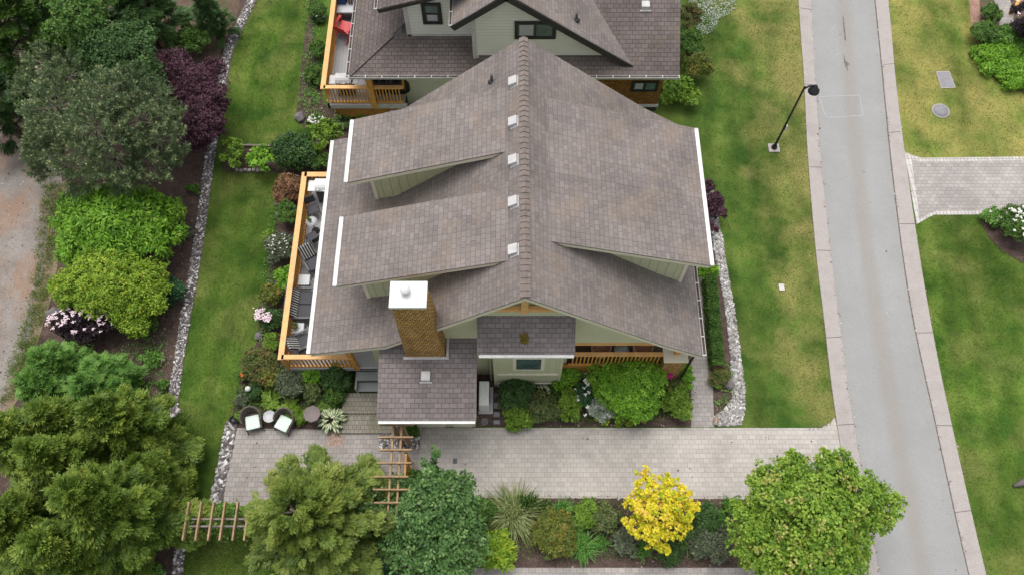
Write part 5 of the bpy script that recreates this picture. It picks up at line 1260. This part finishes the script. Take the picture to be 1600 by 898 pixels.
a, c = P(262, 30, 1.0), P(249, 62, 1.0); a.z = c.z = 0; b = MB(); n = 12
for i in range(n + 1): p = a.lerp(c, i / n); b.bar(p, p + Vector((0, 0, 1.05)), .11, .02, up=(c - a).normalized())
b.build('boards', MT['greywood'], fn); b = MB(); b.bar(a + Vector((0, 0, 1.08)), c + Vector((0, 0, 1.08)), .14, .04); b.build('top_rail', MT['wood'], fn); b = MB(); b.box(c.x - .06, c.x + .06, c.y - .06, c.y + .06, 0, 1.2); b.build('post', MT['wood'], fn)
for i, (px, py, s, lab) in enumerate([(470, 185, .28, 'large grey boulder at the corner of the bed above the lawn'), (485, 200, .2, 'grey boulder right of the largest one in the bed edge'), (500, 220, .2, 'grey boulder below the white blossom at the bed edge'), (434, 318, .14, 'small boulder left of the red brown shrub'), (436, 335, .15, 'small boulder beside the green shrub under the deck'), (404, 525, .16, 'dark boulder at lawn edge beside the yellow green shrub'), (1140, 602, .25, 'grey boulder between mulch and pale stones'), (1118, 658, .14, 'brown boulder at the driveway end of the pale stones'), (1146, 560, .12, 'flat grey boulder along the pale stone strip'), (85, 492, .3, 'dark boulder beside the purple leaved elder')]):
    m_ = P(px, py, 0); o = stones('boulder', [(m_.x, m_.y, s * .4)], [s], MT['boulder'] if i != 7 else MT['fines'], kind='thing'); tag(o, lab, 'boulder')
t = thing('raised_bed', 'timber and stone edged planting plot in the left lawn', 'planting bed', tuple(P(390, 250)))
b = MB()
for A, B_ in (((370, 229), (426, 230)), ((372, 229), (369, 266)), ((425, 230), (500, 226))): a, c = P(*A), P(*B_); b.bar((a.x, a.y, .06), (c.x, c.y, .06), .08, .14)
b.build('timber_edge', MT['greywood'], t)
b = MB()
for i in range(7): a = P(371 + i * 6.5, 267 + (i % 2) * .6); b.box(a.x - .06, a.x + .06, a.y - .05, a.y + .05, 0, .1)
b.build('stone_edge', MT['concrete'], t)
b = MB(); b.bar((P(1577, 22, .6) + Vector((0, 0, .3))), (P(1594, 4, .6) + Vector((.4, .6, .6))), .12, .06); b.bar(P(1577, 22, 0), P(1577, 22, 0) + Vector((0, 0, .95)), .1, .1); tag(b.build('handrail', MT['cedar']), 'orange timber handrail by the paved path, top right', 'handrail')
# ---------------------------------------------------------------- trees
random.seed(11)
CG = 'golden cypress trees in the left corner'
for px, py, r, h, lab, k in [
    (205, 672, 82, 4.6, 'yellow green cypress tree nearest the fire bowl', 40), (60, 700, 78, 4.6, 'yellow green cypress tree at the left edge below the gravel lane', 36),
    (190, 800, 100, 6.0, 'large yellow green cypress tree beside the left pergola', 56), (62, 828, 96, 5.4, 'yellow green cypress tree in the bottom left corner', 50), (130, 740, 80, 5.6, 'yellow green cypress tree in the middle of the corner group', 46), (118, 672, 58, 4.2, 'smaller yellow green cypress tree below the feathery conifers', 36), (248, 745, 42, 3.4, 'smaller yellow green cypress tree leaning towards the stone border', 30), (128, 868, 78, 5.0, 'yellow green cypress tree at the bottom edge between two larger ones', 40)]:
    big_conifer('cypress_tree', lab, px, py, r, h, int(k * 1.7), 95, 0.33, 'cedar_gold', CG, droop=0.12, m=11, lw=0.36, cl=0.23, start=0.3)
big_conifer('cypress_tree', 'olive green cypress tree with bare twigs beside the patio', 508, 820, 132, 4.4, 105, 110, 0.27, 'cypress', None, lean=(-.5, .1), droop=0.1, m=11, lw=0.42, cl=0.22, start=0.36, power=0.6, mat='palebark')
tree('lime_shrub_tree', 'bright lime tree in the extreme bottom left corner', 'tree', P(5, 868), [(5, 850, 34, 2.5), (25, 885, 30, 2), (-30, 860, 40, 2.4)], 'lime', .1, .05)
# glossy broadleaf by the pergola
tree('laurel_tree', 'glossy teal green broadleaf tree over the verge by the pergola', 'tree', P(690, 850),
     [(690, 830, 52, 2.6), (660, 800, 40, 3.1), (715, 800, 36, 2.6), (728, 850, 36, 2.0), (650, 870, 38, 2.0), (695, 880, 44, 2.2), (676, 755, 24, 3.6), (668, 728, 13, 3.9), (678, 708, 8, 4.1), (700, 745, 15, 3.2), (728, 752, 14, 2.6), (722, 772, 16, 2.6), (690, 775, 26, 3.4), (622, 845, 24, 1.8), (620, 800, 18, 1.9)], 'teal', .11, .07, dens=2.6, clump=.15, new=.1, gap=.24, per=18)
tree('maple_tree', 'large light green maple tree with orange new leaves over the kerb', 'tree', P(1275, 830),
     [(1270, 800, 62, 3.6), (1212, 770, 42, 3.3), (1180, 815, 34, 2.8), (1170, 850, 26, 2.3), (1262, 752, 36, 3.7), (1305, 752, 34, 3.9), (1308, 722, 21, 4.0), (1340, 775, 40, 3.7), (1375, 790, 31, 3.4), (1352, 812, 30, 3.2), (1220, 850, 46, 2.8), (1280, 860, 54, 3.2), (1325, 838, 32, 3.0), (1200, 885, 36, 2.2), (1260, 905, 50, 2.6), (1315, 885, 34, 2.6), (1238, 730, 24, 3.4), (1195, 745, 20, 3.0), (1395, 785, 14, 3.2), (1348, 860, 12, 2.6), (1285, 715, 12, 3.8), (1160, 790, 14, 2.6), (1330, 742, 14, 3.8)],
     'maple', .095, .075, dens=2.6, clump=.15, gap=.16, new=.06, per=20)
tree('golden_maple', 'small golden yellow tree standing in the verge bed', 'tree', P(1034, 835),
     [(1003, 734, 8, 2.6), (1010, 748, 11, 2.5), (1012, 762, 17, 2.4), (1048, 765, 19, 2.3), (1000, 790, 20, 2.1), (1034, 795, 27, 2.3), (1062, 795, 22, 2.1), (1082, 790, 11, 1.9), (1072, 778, 10, 2), (992, 822, 16, 1.6), (1020, 828, 20, 1.8), (1056, 822, 20, 1.7), (1024, 848, 13, 1.3), (1040, 858, 8, 1.1), (995, 772, 10, 2.2), (982, 812, 8, 1.6), (1067, 770, 10, 2.1), (1037, 746, 8, 2.4)], 'gold', .09, .07, dens=2.4, trunk=.05, clump=.12, gap=.3, per=18, new=.08)
# pine: tufts
def pine(label, lobes, base, pal='pine'):
    root = thing('pine_tree', label, 'tree', (base.x, base.y, 0)); T, D = [], []
    ls = [(P(x, y, z), M(r, y, z)) for x, y, r, z in lobes]
    for c, r in ls:
        n = int(95 * r * r) + 20; d = sphere_dirs(n, -.2); T.append(np.array(c) + d * (r * rng.uniform(.6, 1.05, n))[:, None] * [1, 1, .7]); D.append(unit(d + np.array([0, 0, .5])))
    T = np.concatenate(T); D = np.concatenate(D); n = len(T); m = 34; k = np.repeat(np.arange(n), m)
    A = unit(D[k] * .7 + rng.normal(0, .75, (n * m, 3))); C = T[k] + D[k] * rng.uniform(-.14, .16, n * m)[:, None]
    V = leaf_quads(C, A, rng.normal(0, 1, (n * m, 3)), .17, .026); t = (rng.normal(.42, .18, n))[k] * .75 + rng.random(n * m) * .15
    nt_ = int(n * .75); C2 = T[:nt_] + D[:nt_] * .14; V2 = leaf_quads(np.repeat(C2, 3, 0), np.repeat(D[:nt_], 3, 0) + rng.normal(0, .3, (nt_ * 3, 3)), rng.normal(0, 1, (nt_ * 3, 3)), .1, .035)
    np_mesh('crown', np.concatenate([V, V2]), 4, np.concatenate([np.clip(t, 0, .7), np.full(len(V2), .97)]), FO[pal], root)
    b = MB(); cen = sum((p for p, r in ls), Vector()) / len(ls); top = Vector((base.x, base.y, max(p.z for p, r in ls))); b.tube([base, base.lerp(top, .5), top], [.2, .13, .05], 9)
    for p, r in ls: q = base.lerp(top, .55); b.tube([q, q.lerp(p, .5) + Vector((0, 0, -.1)), p], [.07, .05, .02], 6)
    for i in range(0, n, 5):
        j = min(range(len(ls)), key=lambda a: (ls[a][0] - Vector(T[i])).length); b.tube([ls[j][0], T[i]], [.02, .008], 4)
    b.build('trunk', MT['palebark'], root); return root
pine('large grey green pine tree with pale candle tips', [(150, 200, 55, 5.0), (90, 170, 50, 4.6), (110, 120, 40, 4.6), (70, 100, 32, 4.2), (170, 150, 45, 5.2), (220, 190, 45, 4.6), (250, 220, 40, 4), (235, 258, 36, 3.4), (180, 250, 48, 4), (120, 250, 42, 3.6), (70, 235, 30, 3.2), (75, 215, 36, 3.4), (130, 285, 26, 2.8), (200, 280, 28, 3.0), (60, 270, 18, 2.6), (235, 155, 34, 4.4), (265, 180, 22, 3.8), (45, 140, 26, 3.8), (200, 125, 30, 4.8), (275, 245, 18, 3)], P(165, 240))
tree('purple_maple', 'dark purple japanese maple overhanging the stone border', 'tree', P(298, 165),
     [(300, 130, 34, 2.2), (275, 100, 22, 2.2), (325, 150, 28, 2.0), (310, 190, 34, 1.9), (290, 175, 30, 2.1), (325, 200, 24, 1.6), (262, 110, 16, 2.0), (305, 222, 18, 1.4), (255, 92, 12, 1.8), (333, 108, 16, 1.8), (340, 165, 16, 1.7), (285, 150, 28, 2.3)], 'purple', .1, .05, dens=3, trunk=.07, clump=.2)
T8 = 'trees along the top left'
tree('broadleaf_tree', 'light green broadleaf tree second from the top left corner', 'tree', P(125, 60), [(120, 20, 34, 6.0), (140, 42, 26, 5.6), (105, -10, 34, 5.6), (150, 5, 26, 5.4), (95, 50, 24, 5), (128, 66, 20, 5)], 'mid', .11, .07, group=T8, gap=.2, clump=.18)
tree('broadleaf_tree', 'dense dark green tree above the pine and left of the purple maple', 'tree', P(200, 110), [(195, 90, 38, 4.8), (165, 70, 34, 5.2), (225, 120, 26, 4.2), (180, 118, 30, 4.6), (215, 60, 26, 4.6), (150, 95, 26, 4.8), (240, 135, 14, 3.8)], 'dark', .1, .065, group=T8)
big_conifer('cedar_tree', 'deep green cedar touching the grey fence panel', 215, 8, 70, 5.4, 74, 56, .36, 'dark', droop=.2, m=11, lw=.28, cl=.26)
big_conifer('cedar_tree', 'dark feathery cedar in the top left corner of the garden', 30, 55, 95, 6.4, 80, 60, .42, 'mid', droop=.2, m=11, lw=.26, cl=.26)
big_conifer('cedar_tree', 'dark feathery cedar behind the light green tree at the top', 80, -5, 80, 6.8, 70, 56, .42, 'dark', droop=.2, m=11, lw=.26, cl=.26)
big_conifer('spruce_tree', 'blackish spruce branch at the left edge over the lane', -15, 160, 60, 5.0, 60, 34, .34, 'dark', droop=.25, m=9)
big_conifer('spruce_tree', 'slender dark spruce beside the stone border at the top', 325, 15, 30, 3.2, 60, 30, .22, 'dark', droop=.25, m=9, lean=(.2, -.5))
sh = shrub
sh('shrub', 'bright green bush below the slender spruce', 'shrub', 305, 63, 32, 22, 1.3, 'mid', k=9)
sh('shrub', 'golden green low shrub left of the bright green bush', 'shrub', 274, 72, 16, 16, .9, 'laurel', .11, .035)
tree('laurel_bush', 'large bright green laurel bush beside the gravel lane', 'shrub', P(190, 355),
     [(190, 345, 46, 2.2), (150, 340, 36, 2.0), (235, 335, 32, 1.9), (230, 375, 32, 1.8), (180, 380, 36, 1.9), (130, 370, 30, 1.5), (115, 395, 20, 1.2), (265, 330, 20, 1.5), (175, 315, 28, 2), (120, 325, 26, 1.5), (268, 362, 18, 1.3), (225, 312, 22, 1.7), (100, 350, 15, 1.2), (145, 302, 12, 1.6), (190, 300, 10, 1.8), (98, 380, 12, .9), (255, 395, 12, 1.1)], 'laurel', .18, .055, dens=2.4, trunk=.08, clump=.17, per=16, gap=.12)
sh('shrub', 'lighter feathery shrub at the upper left of the laurel', 'shrub', 120, 318, 24, 20, 1.5, 'mid')
sh('shrub', 'yellow tipped shrub at the right end of the laurel', 'shrub', 278, 335, 12, 20, 1.4, 'goldgreen')
tree('golden_shrub', 'big golden green mounded shrub between laurel and elder', 'shrub', P(175, 455),
     [(175, 440, 46, 1.9), (135, 440, 36, 1.7), (215, 440, 34, 1.7), (235, 465, 26, 1.4), (200, 470, 34, 1.5), (150, 462, 30, 1.5), (110, 450, 26, 1.3), (150, 410, 26, 1.8), (210, 500, 26, 1.1), (240, 425, 20, 1.4), (105, 474, 12, 1), (88, 445, 12, 1.1), (215, 515, 12, .8), (175, 400, 16, 1.9), (255, 445, 12, 1.2)], 'goldgreen', .09, .05, dens=2.6, trunk=.07, clump=.13, per=16, gap=.12)
sh('shrub', 'dark green shrub to the right of the golden mound', 'shrub', 270, 455, 22, 32, 1.0, 'bluegreen')
sh('shrub', 'small dark green shrub below the golden mound', 'shrub', 228, 508, 18, 20, .8, 'mid')
sh('elder_shrub', 'black purple elder shrub with flat pink flower heads', 'shrub', 135, 508, 66, 26, 1.6, 'blackpurple', .1, .05, k=12, flowers=('pfl', 60, .1))
FZ = 'feathery green conifers above the cypress group'
for px, py, r, h, lab in [(90, 575, 50, 2.2, 'feathery green conifer directly below the elder'), (165, 590, 46, 2.0, 'feathery green conifer nearest the mulch bed'), (75, 610, 50, 2.4, 'feathery green conifer at the lower left beside the lane'), (160, 620, 54, 2.8, 'feathery green conifer touching the cypress group')]:
    big_conifer('feathery_conifer', lab, px, py, r * 1.1, h, 70, 40, .26, 'feather', FZ, droop=.1, m=11, lw=.25, start=.25)
sh('fern', 'spiky green plant on the mulch above the fire bowl', 'plant', 235, 562, 26, 12, .4, 'feather', .16, .03, k=4, dens=1.6)
sh('shrub', 'small green tuft left of the stone border near the fire bowl', 'shrub', 255, 602, 12, 8, .3, 'mid', k=3)
sh('shrub', 'green shrub at the bottom beside the lower stone border', 'shrub', 238, 893, 26, 16, .9, 'feather')
sh('shrub', 'low grey green tuft in the mulch right of the laurel', 'shrub', 290, 365, 12, 10, .4, 'greygreen', k=3, dens=1.8)
sh('shrub', 'small weed at the top of the mulch strip', 'shrub', 303, 296, 12, 10, .4, 'mid', k=3, dens=1.5)
# garden in the left lawn
def sapling(label, px, py, rx, ry, h, pal):
    sh('sapling', label, 'young tree', px, py, rx, ry, h, pal, .13, .065, k=9, dens=1.0, clump=.14)
sapling('loose yellow green sapling nearest the stone border', 364, 240, 18, 28, 1.4, 'lime'); sapling('loose yellow green sapling between border sapling and dark shrub', 408, 250, 22, 20, 1.4, 'laurel')
sh('shrub', 'round deep green shrub in the left lawn plot', 'shrub', 459, 241, 36, 31, 1.5, 'dark', .09, .06, k=9)
sapling('yellow green sapling behind the deck corner', 506, 215, 24, 34, 1.7, 'lime')
sh('shrub', 'white flowering shrub at the bed corner by the boulder', 'shrub', 494, 195, 16, 14, .8, 'mid', flowers=('wfl', 26, .08))
sh('shrub', 'dark leafy shrub at the rear corner of the deck', 'shrub', 500, 254, 24, 14, 1.0, 'mid')
def hosta(label, px, py, r, n=60, pal='variegated', h=.35, L=.24):
    m_ = P(px, py, h * .6); rr = M(r, py, h); t = thing('hosta', label, 'plant', (m_.x, m_.y, 0)); az = rng.uniform(0, 6.28, n); q = rng.random(n) ** .6 * rr * .75
    C = np.stack([m_.x + np.cos(az) * q, m_.y + np.sin(az) * q, h * (1.05 - .6 * (q / rr) ** 2) + rng.normal(0, .02, n)], 1); A = np.stack([np.cos(az), np.sin(az), .25 - q / rr * .6], 1) + rng.normal(0, .15, (n, 3))
    nn = np.array([[0, 0, 1.0]]) + rng.normal(0, .2, (n, 3)); V = leaf_quads(C, A, nn, L, L * .5); V2 = leaf_quads(C + [0, 0, .012], A, nn, L * .92, L * .26)
    g = np.clip(rng.normal(.15, .08, n), 0, .3) if pal == 'variegated' else rng.random(n)
    np_mesh('foliage', np.concatenate([V, V2]) if pal == 'variegated' else V, 4, np.concatenate([g, np.full(n, .92)]) if pal == 'variegated' else g, FO[pal], t); stems(t, (m_.x, m_.y, 0), h * .7, 6, rr * .4, .012)
hosta('variegated green and white hosta beside the entry landing', 519, 656, 20, 110); hosta('small variegated hosta below the bay wall', 848, 612, 11, 34, L=.17)
hosta('green hosta below the rear deck lattice', 535, 190, 13, 40, 'mid'); hosta('light green hosta half under the rear roof edge', 567, 177, 12, 40, 'lime')
# beds by the deck
S = [('shrub','red brown leaved shrub at the rear of the deck side',452,296,20,22,1.2,'redbrown',None), ('shrub','green shrub below the red brown one',450,334,15,17,1.0,'mid',None), ('shrub','small lime plant at the lawn edge by the deck',421,368,8,9,.4,'lime',None),
 ('shrub','grey green bush with tiny white flowers beside the deck',437,388,18,22,1.0,'greygreen',('wfl',30,.045)), ('shrub','mid green bush under the deck rail beside the loveseat',448,436,14,20,1.1,'laurel',None), ('shrub','reddish green bush left of the loveseat',426,462,17,14,.9,'orangegreen',None),
 ('peony','dark leaved peony with clustered pale pink blooms',424,500,15,18,.8,'dark',('pfl',26,.12,(411,492,11,9))), ('shrub','yellow lime shrub at the front deck corner',424,538,11,17,.8,'lime',None), ('shrub','rusty red and green shrub left of the front deck corner',407,572,24,24,1.2,'redgreen',None),
 ('shrub','olive shrub below the rusty one',425,592,18,16,1.0,'orangegreen',None), ('shrub','grey green rhododendron in front of the deck',455,597,20,28,1.0,'greygreen',None), ('shrub','lime shrub in front of the deck railing',485,584,16,18,1.0,'laurel',None), ('shrub','pale flowered green shrub behind the octagonal table',488,614,15,13,.8,'olive',None),
 ('shrub','round dark green shrub beside the grey steps',526,590,20,22,1.2,'dark',None), ('shrub','smaller dark green shrub beside the mossy landing',522,619,14,13,.8,'mid',None), ('shrub','dark small leaved shrub near the globe light',400,613,15,9,.5,'dark',None), ('shrub','grey silvery plant at the lawn edge below the globe light',378,625,10,12,.35,'greygreen',None),
 ('shrub','olive green shrub at the front of the rusty one',408,592,14,12,.8,'olive',None),
 # front bed
 ('azalea','dark green azalea below the bay',806,617,24,26,.9,'dark',None), ('shrub','bright lime leafed shrub at the driveway edge below the azalea',812,651,26,15,.7,'lime',None), ('shrub','grey olive shrub right of the azalea',847,636,24,20,.8,'olive',None),
 ('shrub','lime shrub against the porch skirt',886,588,17,18,1.2,'laurel',None), ('shrub','yellow lime shrub below the one at the porch skirt',889,632,18,22,.9,'lime',None), ('iris_clump','dark leaved clump with white iris blooms',913,618,14,34,.9,'bluegreen',('wfl',20,.09)),
 ('shrub','big round green shrub in front of the porch railing',982,604,54,46,1.7,'laurel',None), ('shrub','cream edged grey green shrub at the left of the big round one',942,638,19,16,.8,'whitecover',None), ('shrub','low yellow green cushion along the driveway edge',968,655,48,8,.35,'goldgreen',None),
 ('shrub','red stemmed small shrub with magenta bloom beside the pillar',1046,598,12,14,1.0,'redgreen',('mfl',6,.1,(1047,586,3,3))), ('shrub','round lime green shrub at the end of the front bed',1058,628,19,26,1.0,'lime',None), ('shrub','upright lime shrub by the black downpipe',1073,590,8,22,1.2,'laurel',None), ('shrub','small weedy plant between olive and lime shrubs',868,612,8,16,.4,'mid',None),
 ('purple_barberry','dark purple barberry under the right gutter',1112,324,18,46,.9,'purple',None), ('shrub','bright green bush at the top end of the clipped hedge',1104,424,17,12,.9,'laurel',None), ('shrub','reddish twiggy shrub below the clipped hedge',1124,588,13,12,.5,'redgreen',None), ('shrub','small bright weed between twiggy shrub and boulder',1121,601,7,5,.3,'lime',None),
 # neighbour side
 ('shrub','red and green shrub at the top beside the rear house',1078,30,14,26,1.4,'redgreen',None), ('shrub','tall green shrub along the rear house side wall',1078,72,17,26,1.5,'mid',None), ('shrub','pale green shrub reaching into the lawn by the rear house',1090,108,20,22,1.1,'orangegreen',None),
 ('hydrangea','large leafed light green hydrangea at the rear house corner',1060,147,28,20,.9,'lime',None),
 ('shrub','dark leafy shrub below the rear deck rail at the top',495,20,12,16,.7,'mid',None), ('shrub','second dark leafy shrub along the rear deck rail',497,78,10,14,.7,'mid',None), ('shrub','third green shrub near the rear deck corner',490,118,12,20,.6,'mid',None), ('shrub','small shrub with white flowers beside the rear deck',497,30,10,6,.4,'dark',('wfl',9,.09)),
 # right
 ('shrub','fresh green clipped mound at the corner bed edge',1541,56,22,22,.7,'mid',None), ('shrub','small fresh green mound beside the paved path',1548,22,13,13,.6,'mid',None), ('ground_cover','bright green ground cover sweeping down the corner bed',1562,95,34,30,.35,'laurel',None), ('ground_cover','bright green ground cover at the right end of the corner bed',1592,122,34,28,.35,'laurel',None), ('shrub','mottled green planting behind the ground cover',1578,66,30,24,.5,'feather',None),
 ('elder_shrub','dark purple elder with pink blooms in the top right corner',1598,45,18,46,1.8,'blackpurple',('pfl',22,.13)), ('shrub','small blue green shrub in the right bed',1553,340,15,13,.5,'feather',('pfl',4,.09)), ('rose_bush','green rose bush covered in white blooms at the right edge',1592,358,24,36,1.1,'mid',('wfl',70,.1)),
 # verge bed
 ('rhododendron','olive yellow rhododendron beside the teal tree',770,857,32,22,.9,'goldgreen',None), ('shrub','olive shrub behind the weeping plant at the driveway edge',752,800,18,18,.7,'mid',None), ('shrub','orange tinted green shrub in the middle of the verge bed',868,832,28,28,.8,'orangegreen',None), ('shrub','bright lime shrub at the driveway side of the verge',916,802,16,18,.9,'lime',None),
 ('shrub','brownish small leaved shrub left of the golden tree',945,812,20,22,.7,'olive',None), ('shrub','grey green cushion below the left side of the golden tree',980,846,19,17,.5,'greygreen',None), ('shrub','dark cushion under the golden tree',1046,862,17,14,.5,'dark',None), ('shrub','grey green feathery cushion near the maple',1110,850,26,22,.7,'greygreen',None), ('shrub','dark leafy shrub right of the golden tree',1100,812,22,22,.8,'dark',None),
 ('shrub','pale green shrub above the daylily clump',895,812,18,13,.6,'feather',None), ('shrub','dark undergrowth between pergola and patio cypress',585,790,34,30,1.0,'dark',None), ('shrub','dark undergrowth below the patio cypress',600,860,40,34,1.2,'bluegreen',None), ('shrub','white flowering shrub at the patio edge',556,746,30,12,.7,'mid',('wfl',14,.11,(548,738,9,4))), ('shrub','green shrub among pebbles under the pergola',646,676,9,15,.7,'mid',None), ('shrub','leafy green plants beside the left pergola gate',358,797,16,10,.7,'laurel',None), ('shrub','undergrowth along the foot of the driveway pergola',645,750,14,16,.7,'mid',None)]
for nm, lab, px, py, rx, ry, h, pal, fl in S:
    g_ = 1.22 if 740 < px < 1160 and py > 570 and rx < 50 else 1.15
    rx *= g_; ry *= g_; h *= 1.1
    big = nm in ('hydrangea', 'rhododendron')
    small = rx < 14
    L_ = .2 if nm == 'hydrangea' else (.13 if big else (.065 if small else .085)); W_ = L_ * (.75 if nm == 'hydrangea' else .5)
    sh(nm, lab, 'ground cover' if 'ground_cover' in nm else ('shrub' if nm not in ('peony', 'iris_clump') else 'flower clump'), px, py, rx, ry, h, pal, L_, W_, k=12 if rx > 30 else 7, flowers=fl, dens=3.0 if 'patch' not in nm else .9, clump=.13 if not big else .2)
t = thing('ground_cover_patch', 'patch of tiny white flowered plants in the lawn at the top', 'ground cover', tuple(P(1108, 20)))
n = 2600; a = rng.uniform(0, 6.28, n); q = np.sqrt(rng.random(n)) * (1 + .3 * np.sin(a * 3 + 1)); m_ = P(1106, 12); C = np.stack([m_.x + np.cos(a) * q * M(34, 12), m_.y + np.sin(a) * q * M(46, 12), rng.uniform(.03, .1, n)], 1)
np_mesh('foliage', leaf_quads(C, rng.normal(0, 1, (n, 3)) * [1, 1, .2], np.array([[0, 0, 1.0]]) + rng.normal(0, .4, (n, 3)), .05, .035), 4, rng.random(n), FO['whitecover'], t)
# low weeds and ground cover that fill the beds
def weeds(name, regions, n, pal, L=.07):
    pts = []
    for pix, w in regions: pts += fill(pix, int(n * w))
    pts = np.array([tuple(p) for p in pts]); m = 16; k = np.repeat(np.arange(len(pts)), m); s = rng.uniform(.05, .14, len(pts))[k]
    C = pts[k] + rng.normal(0, 1, (len(k), 3)) * s[:, None] * [1, 1, .4] + [0, 0, .09]; C[:, 2] = np.maximum(C[:, 2], .015)
    V = leaf_quads(C, rng.normal(0, 1, (len(k), 3)) + [0, 0, .3], np.array([[0, 0, 1.0]]) + rng.normal(0, .5, (len(k), 3)), L, L * .5); V[:, :, 2] = np.maximum(V[:, :, 2], .012)
    tag(np_mesh(name, V, 4, (rng.random(len(pts)) * .8)[k] + rng.random(len(k)) * .2, FO[pal]), kind='stuff')
FB = [(780, 600), (1078, 585), (1078, 640), (1000, 660), (785, 655)]; VB = [(745, 785), (1140, 785), (1140, 872), (745, 872)]
weeds('ground_cover', [(FB, .45), ([(372, 600), (540, 575), (540, 650), (430, 660), (372, 655)], .55)], 620, 'mid')
weeds('ground_cover', [(VB, 1)], 520, 'olive', .06)
weeds('ground_cover', [([(470, 170), (480, 60), (497, 60), (503, 160), (560, 195), (500, 215)], .4), ([(410, 480), (430, 300), (442, 285), (425, 480), (410, 550)], .2), ([(480, -10), (500, 0), (497, 60), (478, 60)], .1), ([(1120, 590), (1140, 560), (1145, 620), (1120, 640)], .05), ([(150, 560), (260, 520), (262, 620), (230, 660)], .25)], 420, 'feather', .07)
weeds('verge_grass', [([(70, 285), (100, 290), (70, 500), (40, 600), (0, 640), (20, 560), (50, 480), (60, 380)], 1)], 500, 'lawnblade', .06)
# box hedge
m0, m1 = P(1109, 432, .5), P(1121, 572, .5); t = thing('box_hedge', 'long clipped yellow green hedge beside the side path', 'hedge', tuple(P(1114, 500)))
n = 15000; u = rng.random(n); d = np.array(m1 - m0); C = np.array(m0) + d * u[:, None]; side = rng.uniform(-1, 1, n); top = rng.random(n) < .6
C[:, 0] += np.where(top, side, np.sign(side) * rng.uniform(.85, 1.1, n)) * .19; C[:, 2] = np.where(top, .72 + rng.normal(0, .03, n), rng.uniform(.05, .72, n))
np_mesh('foliage', leaf_quads(C, rng.normal(0, 1, (n, 3)), np.array([[0, 0, .8]]) + rng.normal(0, .5, (n, 3)), .055, .035), 4, rng.random(n) * .7 + .15 * np.sin(u * 40), FO['mid'], t)
b = MB(); b.bar(m0 - Vector((0, 0, .2)), m1 - Vector((0, 0, .2)), .26, .55); b.build('stem', MT['bark'], t)
# strap plants
def strap(name, label, px, py, r, h, n, pal='strap', W=.03, group=None, **kw):
    m_ = P(px, py, h * .5); t = thing(name, label, 'plant', (m_.x, m_.y, 0), group); V, tt = strands((m_.x, m_.y, .02), n, M(r, py, h), W, h, **kw); V[:, :, 2] = np.maximum(V[:, :, 2], .015); np_mesh('foliage', V, 4, tt, FO[pal], t)
    stems(t, (m_.x, m_.y, 0), h * .3, 4, .04, .02)
DL = 'daylily clumps in the verge bed'
strap('daylily', 'largest dark green daylily clump near the second driveway', 910, 853, 38, .6, 460, group=DL); strap('daylily', 'daylily clump by the driveway edge left of the lime shrub', 880, 797, 28, .5, 300, group=DL); strap('daylily', 'small daylily clump beside the weeping plant', 850, 793, 16, .4, 130, 'mid', group=DL)
strap('daylily', 'thin daylily clump right of the largest one', 940, 846, 20, .4, 120, group=DL); strap('daylily', 'daylily clump under the lower left of the golden tree', 1005, 858, 20, .4, 170, group=DL); strap('daylily', 'dark daylily clump right of the golden tree trunk', 1075, 842, 24, .5, 240, group=DL); strap('daylily', 'daylily clump near the maple at the driveway edge', 1122, 808, 24, .5, 230, group=DL); strap('daylily', 'daylily clump half under the maple', 1142, 790, 18, .5, 170, group=DL)
strap('iris', 'single upright iris with a blue bloom in bare mulch', 970, 805, 9, .35, 22, 'olive', .025)
strap('weeping_plant', 'large weeping plant with pale yellow green strands in the verge bed', 802, 800, 68, 1.2, 800, 'strand', .045, droop=1.35, seg=6)
strap('weeping_plant', 'tall spiky shoot standing beside the weeping plant', 824, 782, 20, 1.3, 90, 'mid', .05)
F = 'lime ferns behind the wicker armchairs'
for px, py, r, lab in [(424, 625, 17, 'lime fern behind the side table'), (453, 640, 17, 'lime fern behind the right armchair'), (505, 633, 13, 'lime fern above the octagonal table'), (470, 650, 13, 'lime fern between right armchair and octagonal table')]:
    m_ = P(px, py, .2); t = thing('fern', lab, 'fern', (m_.x, m_.y, 0), F); n = 26; az = rng.uniform(0, 6.28, n); rr = M(r, py, .3)
    V, tt = sprays(np.tile(np.array([m_.x, m_.y, .25]), (n, 1)) + rng.normal(0, .04, (n, 3)), np.stack([np.cos(az), np.sin(az), rng.uniform(-.1, .5, n)], 1), rr * rng.uniform(.8, 1.2, n), m=19, lw=.25)
    np_mesh('foliage', V, 4, tt, FO['lime'], t); stems(t, (m_.x, m_.y, 0), .25, 5, .05, .01)
print('faces', sum(len(o.data.polygons) for o in bpy.data.objects if o.type == 'MESH'), 'objects', len(bpy.data.objects))
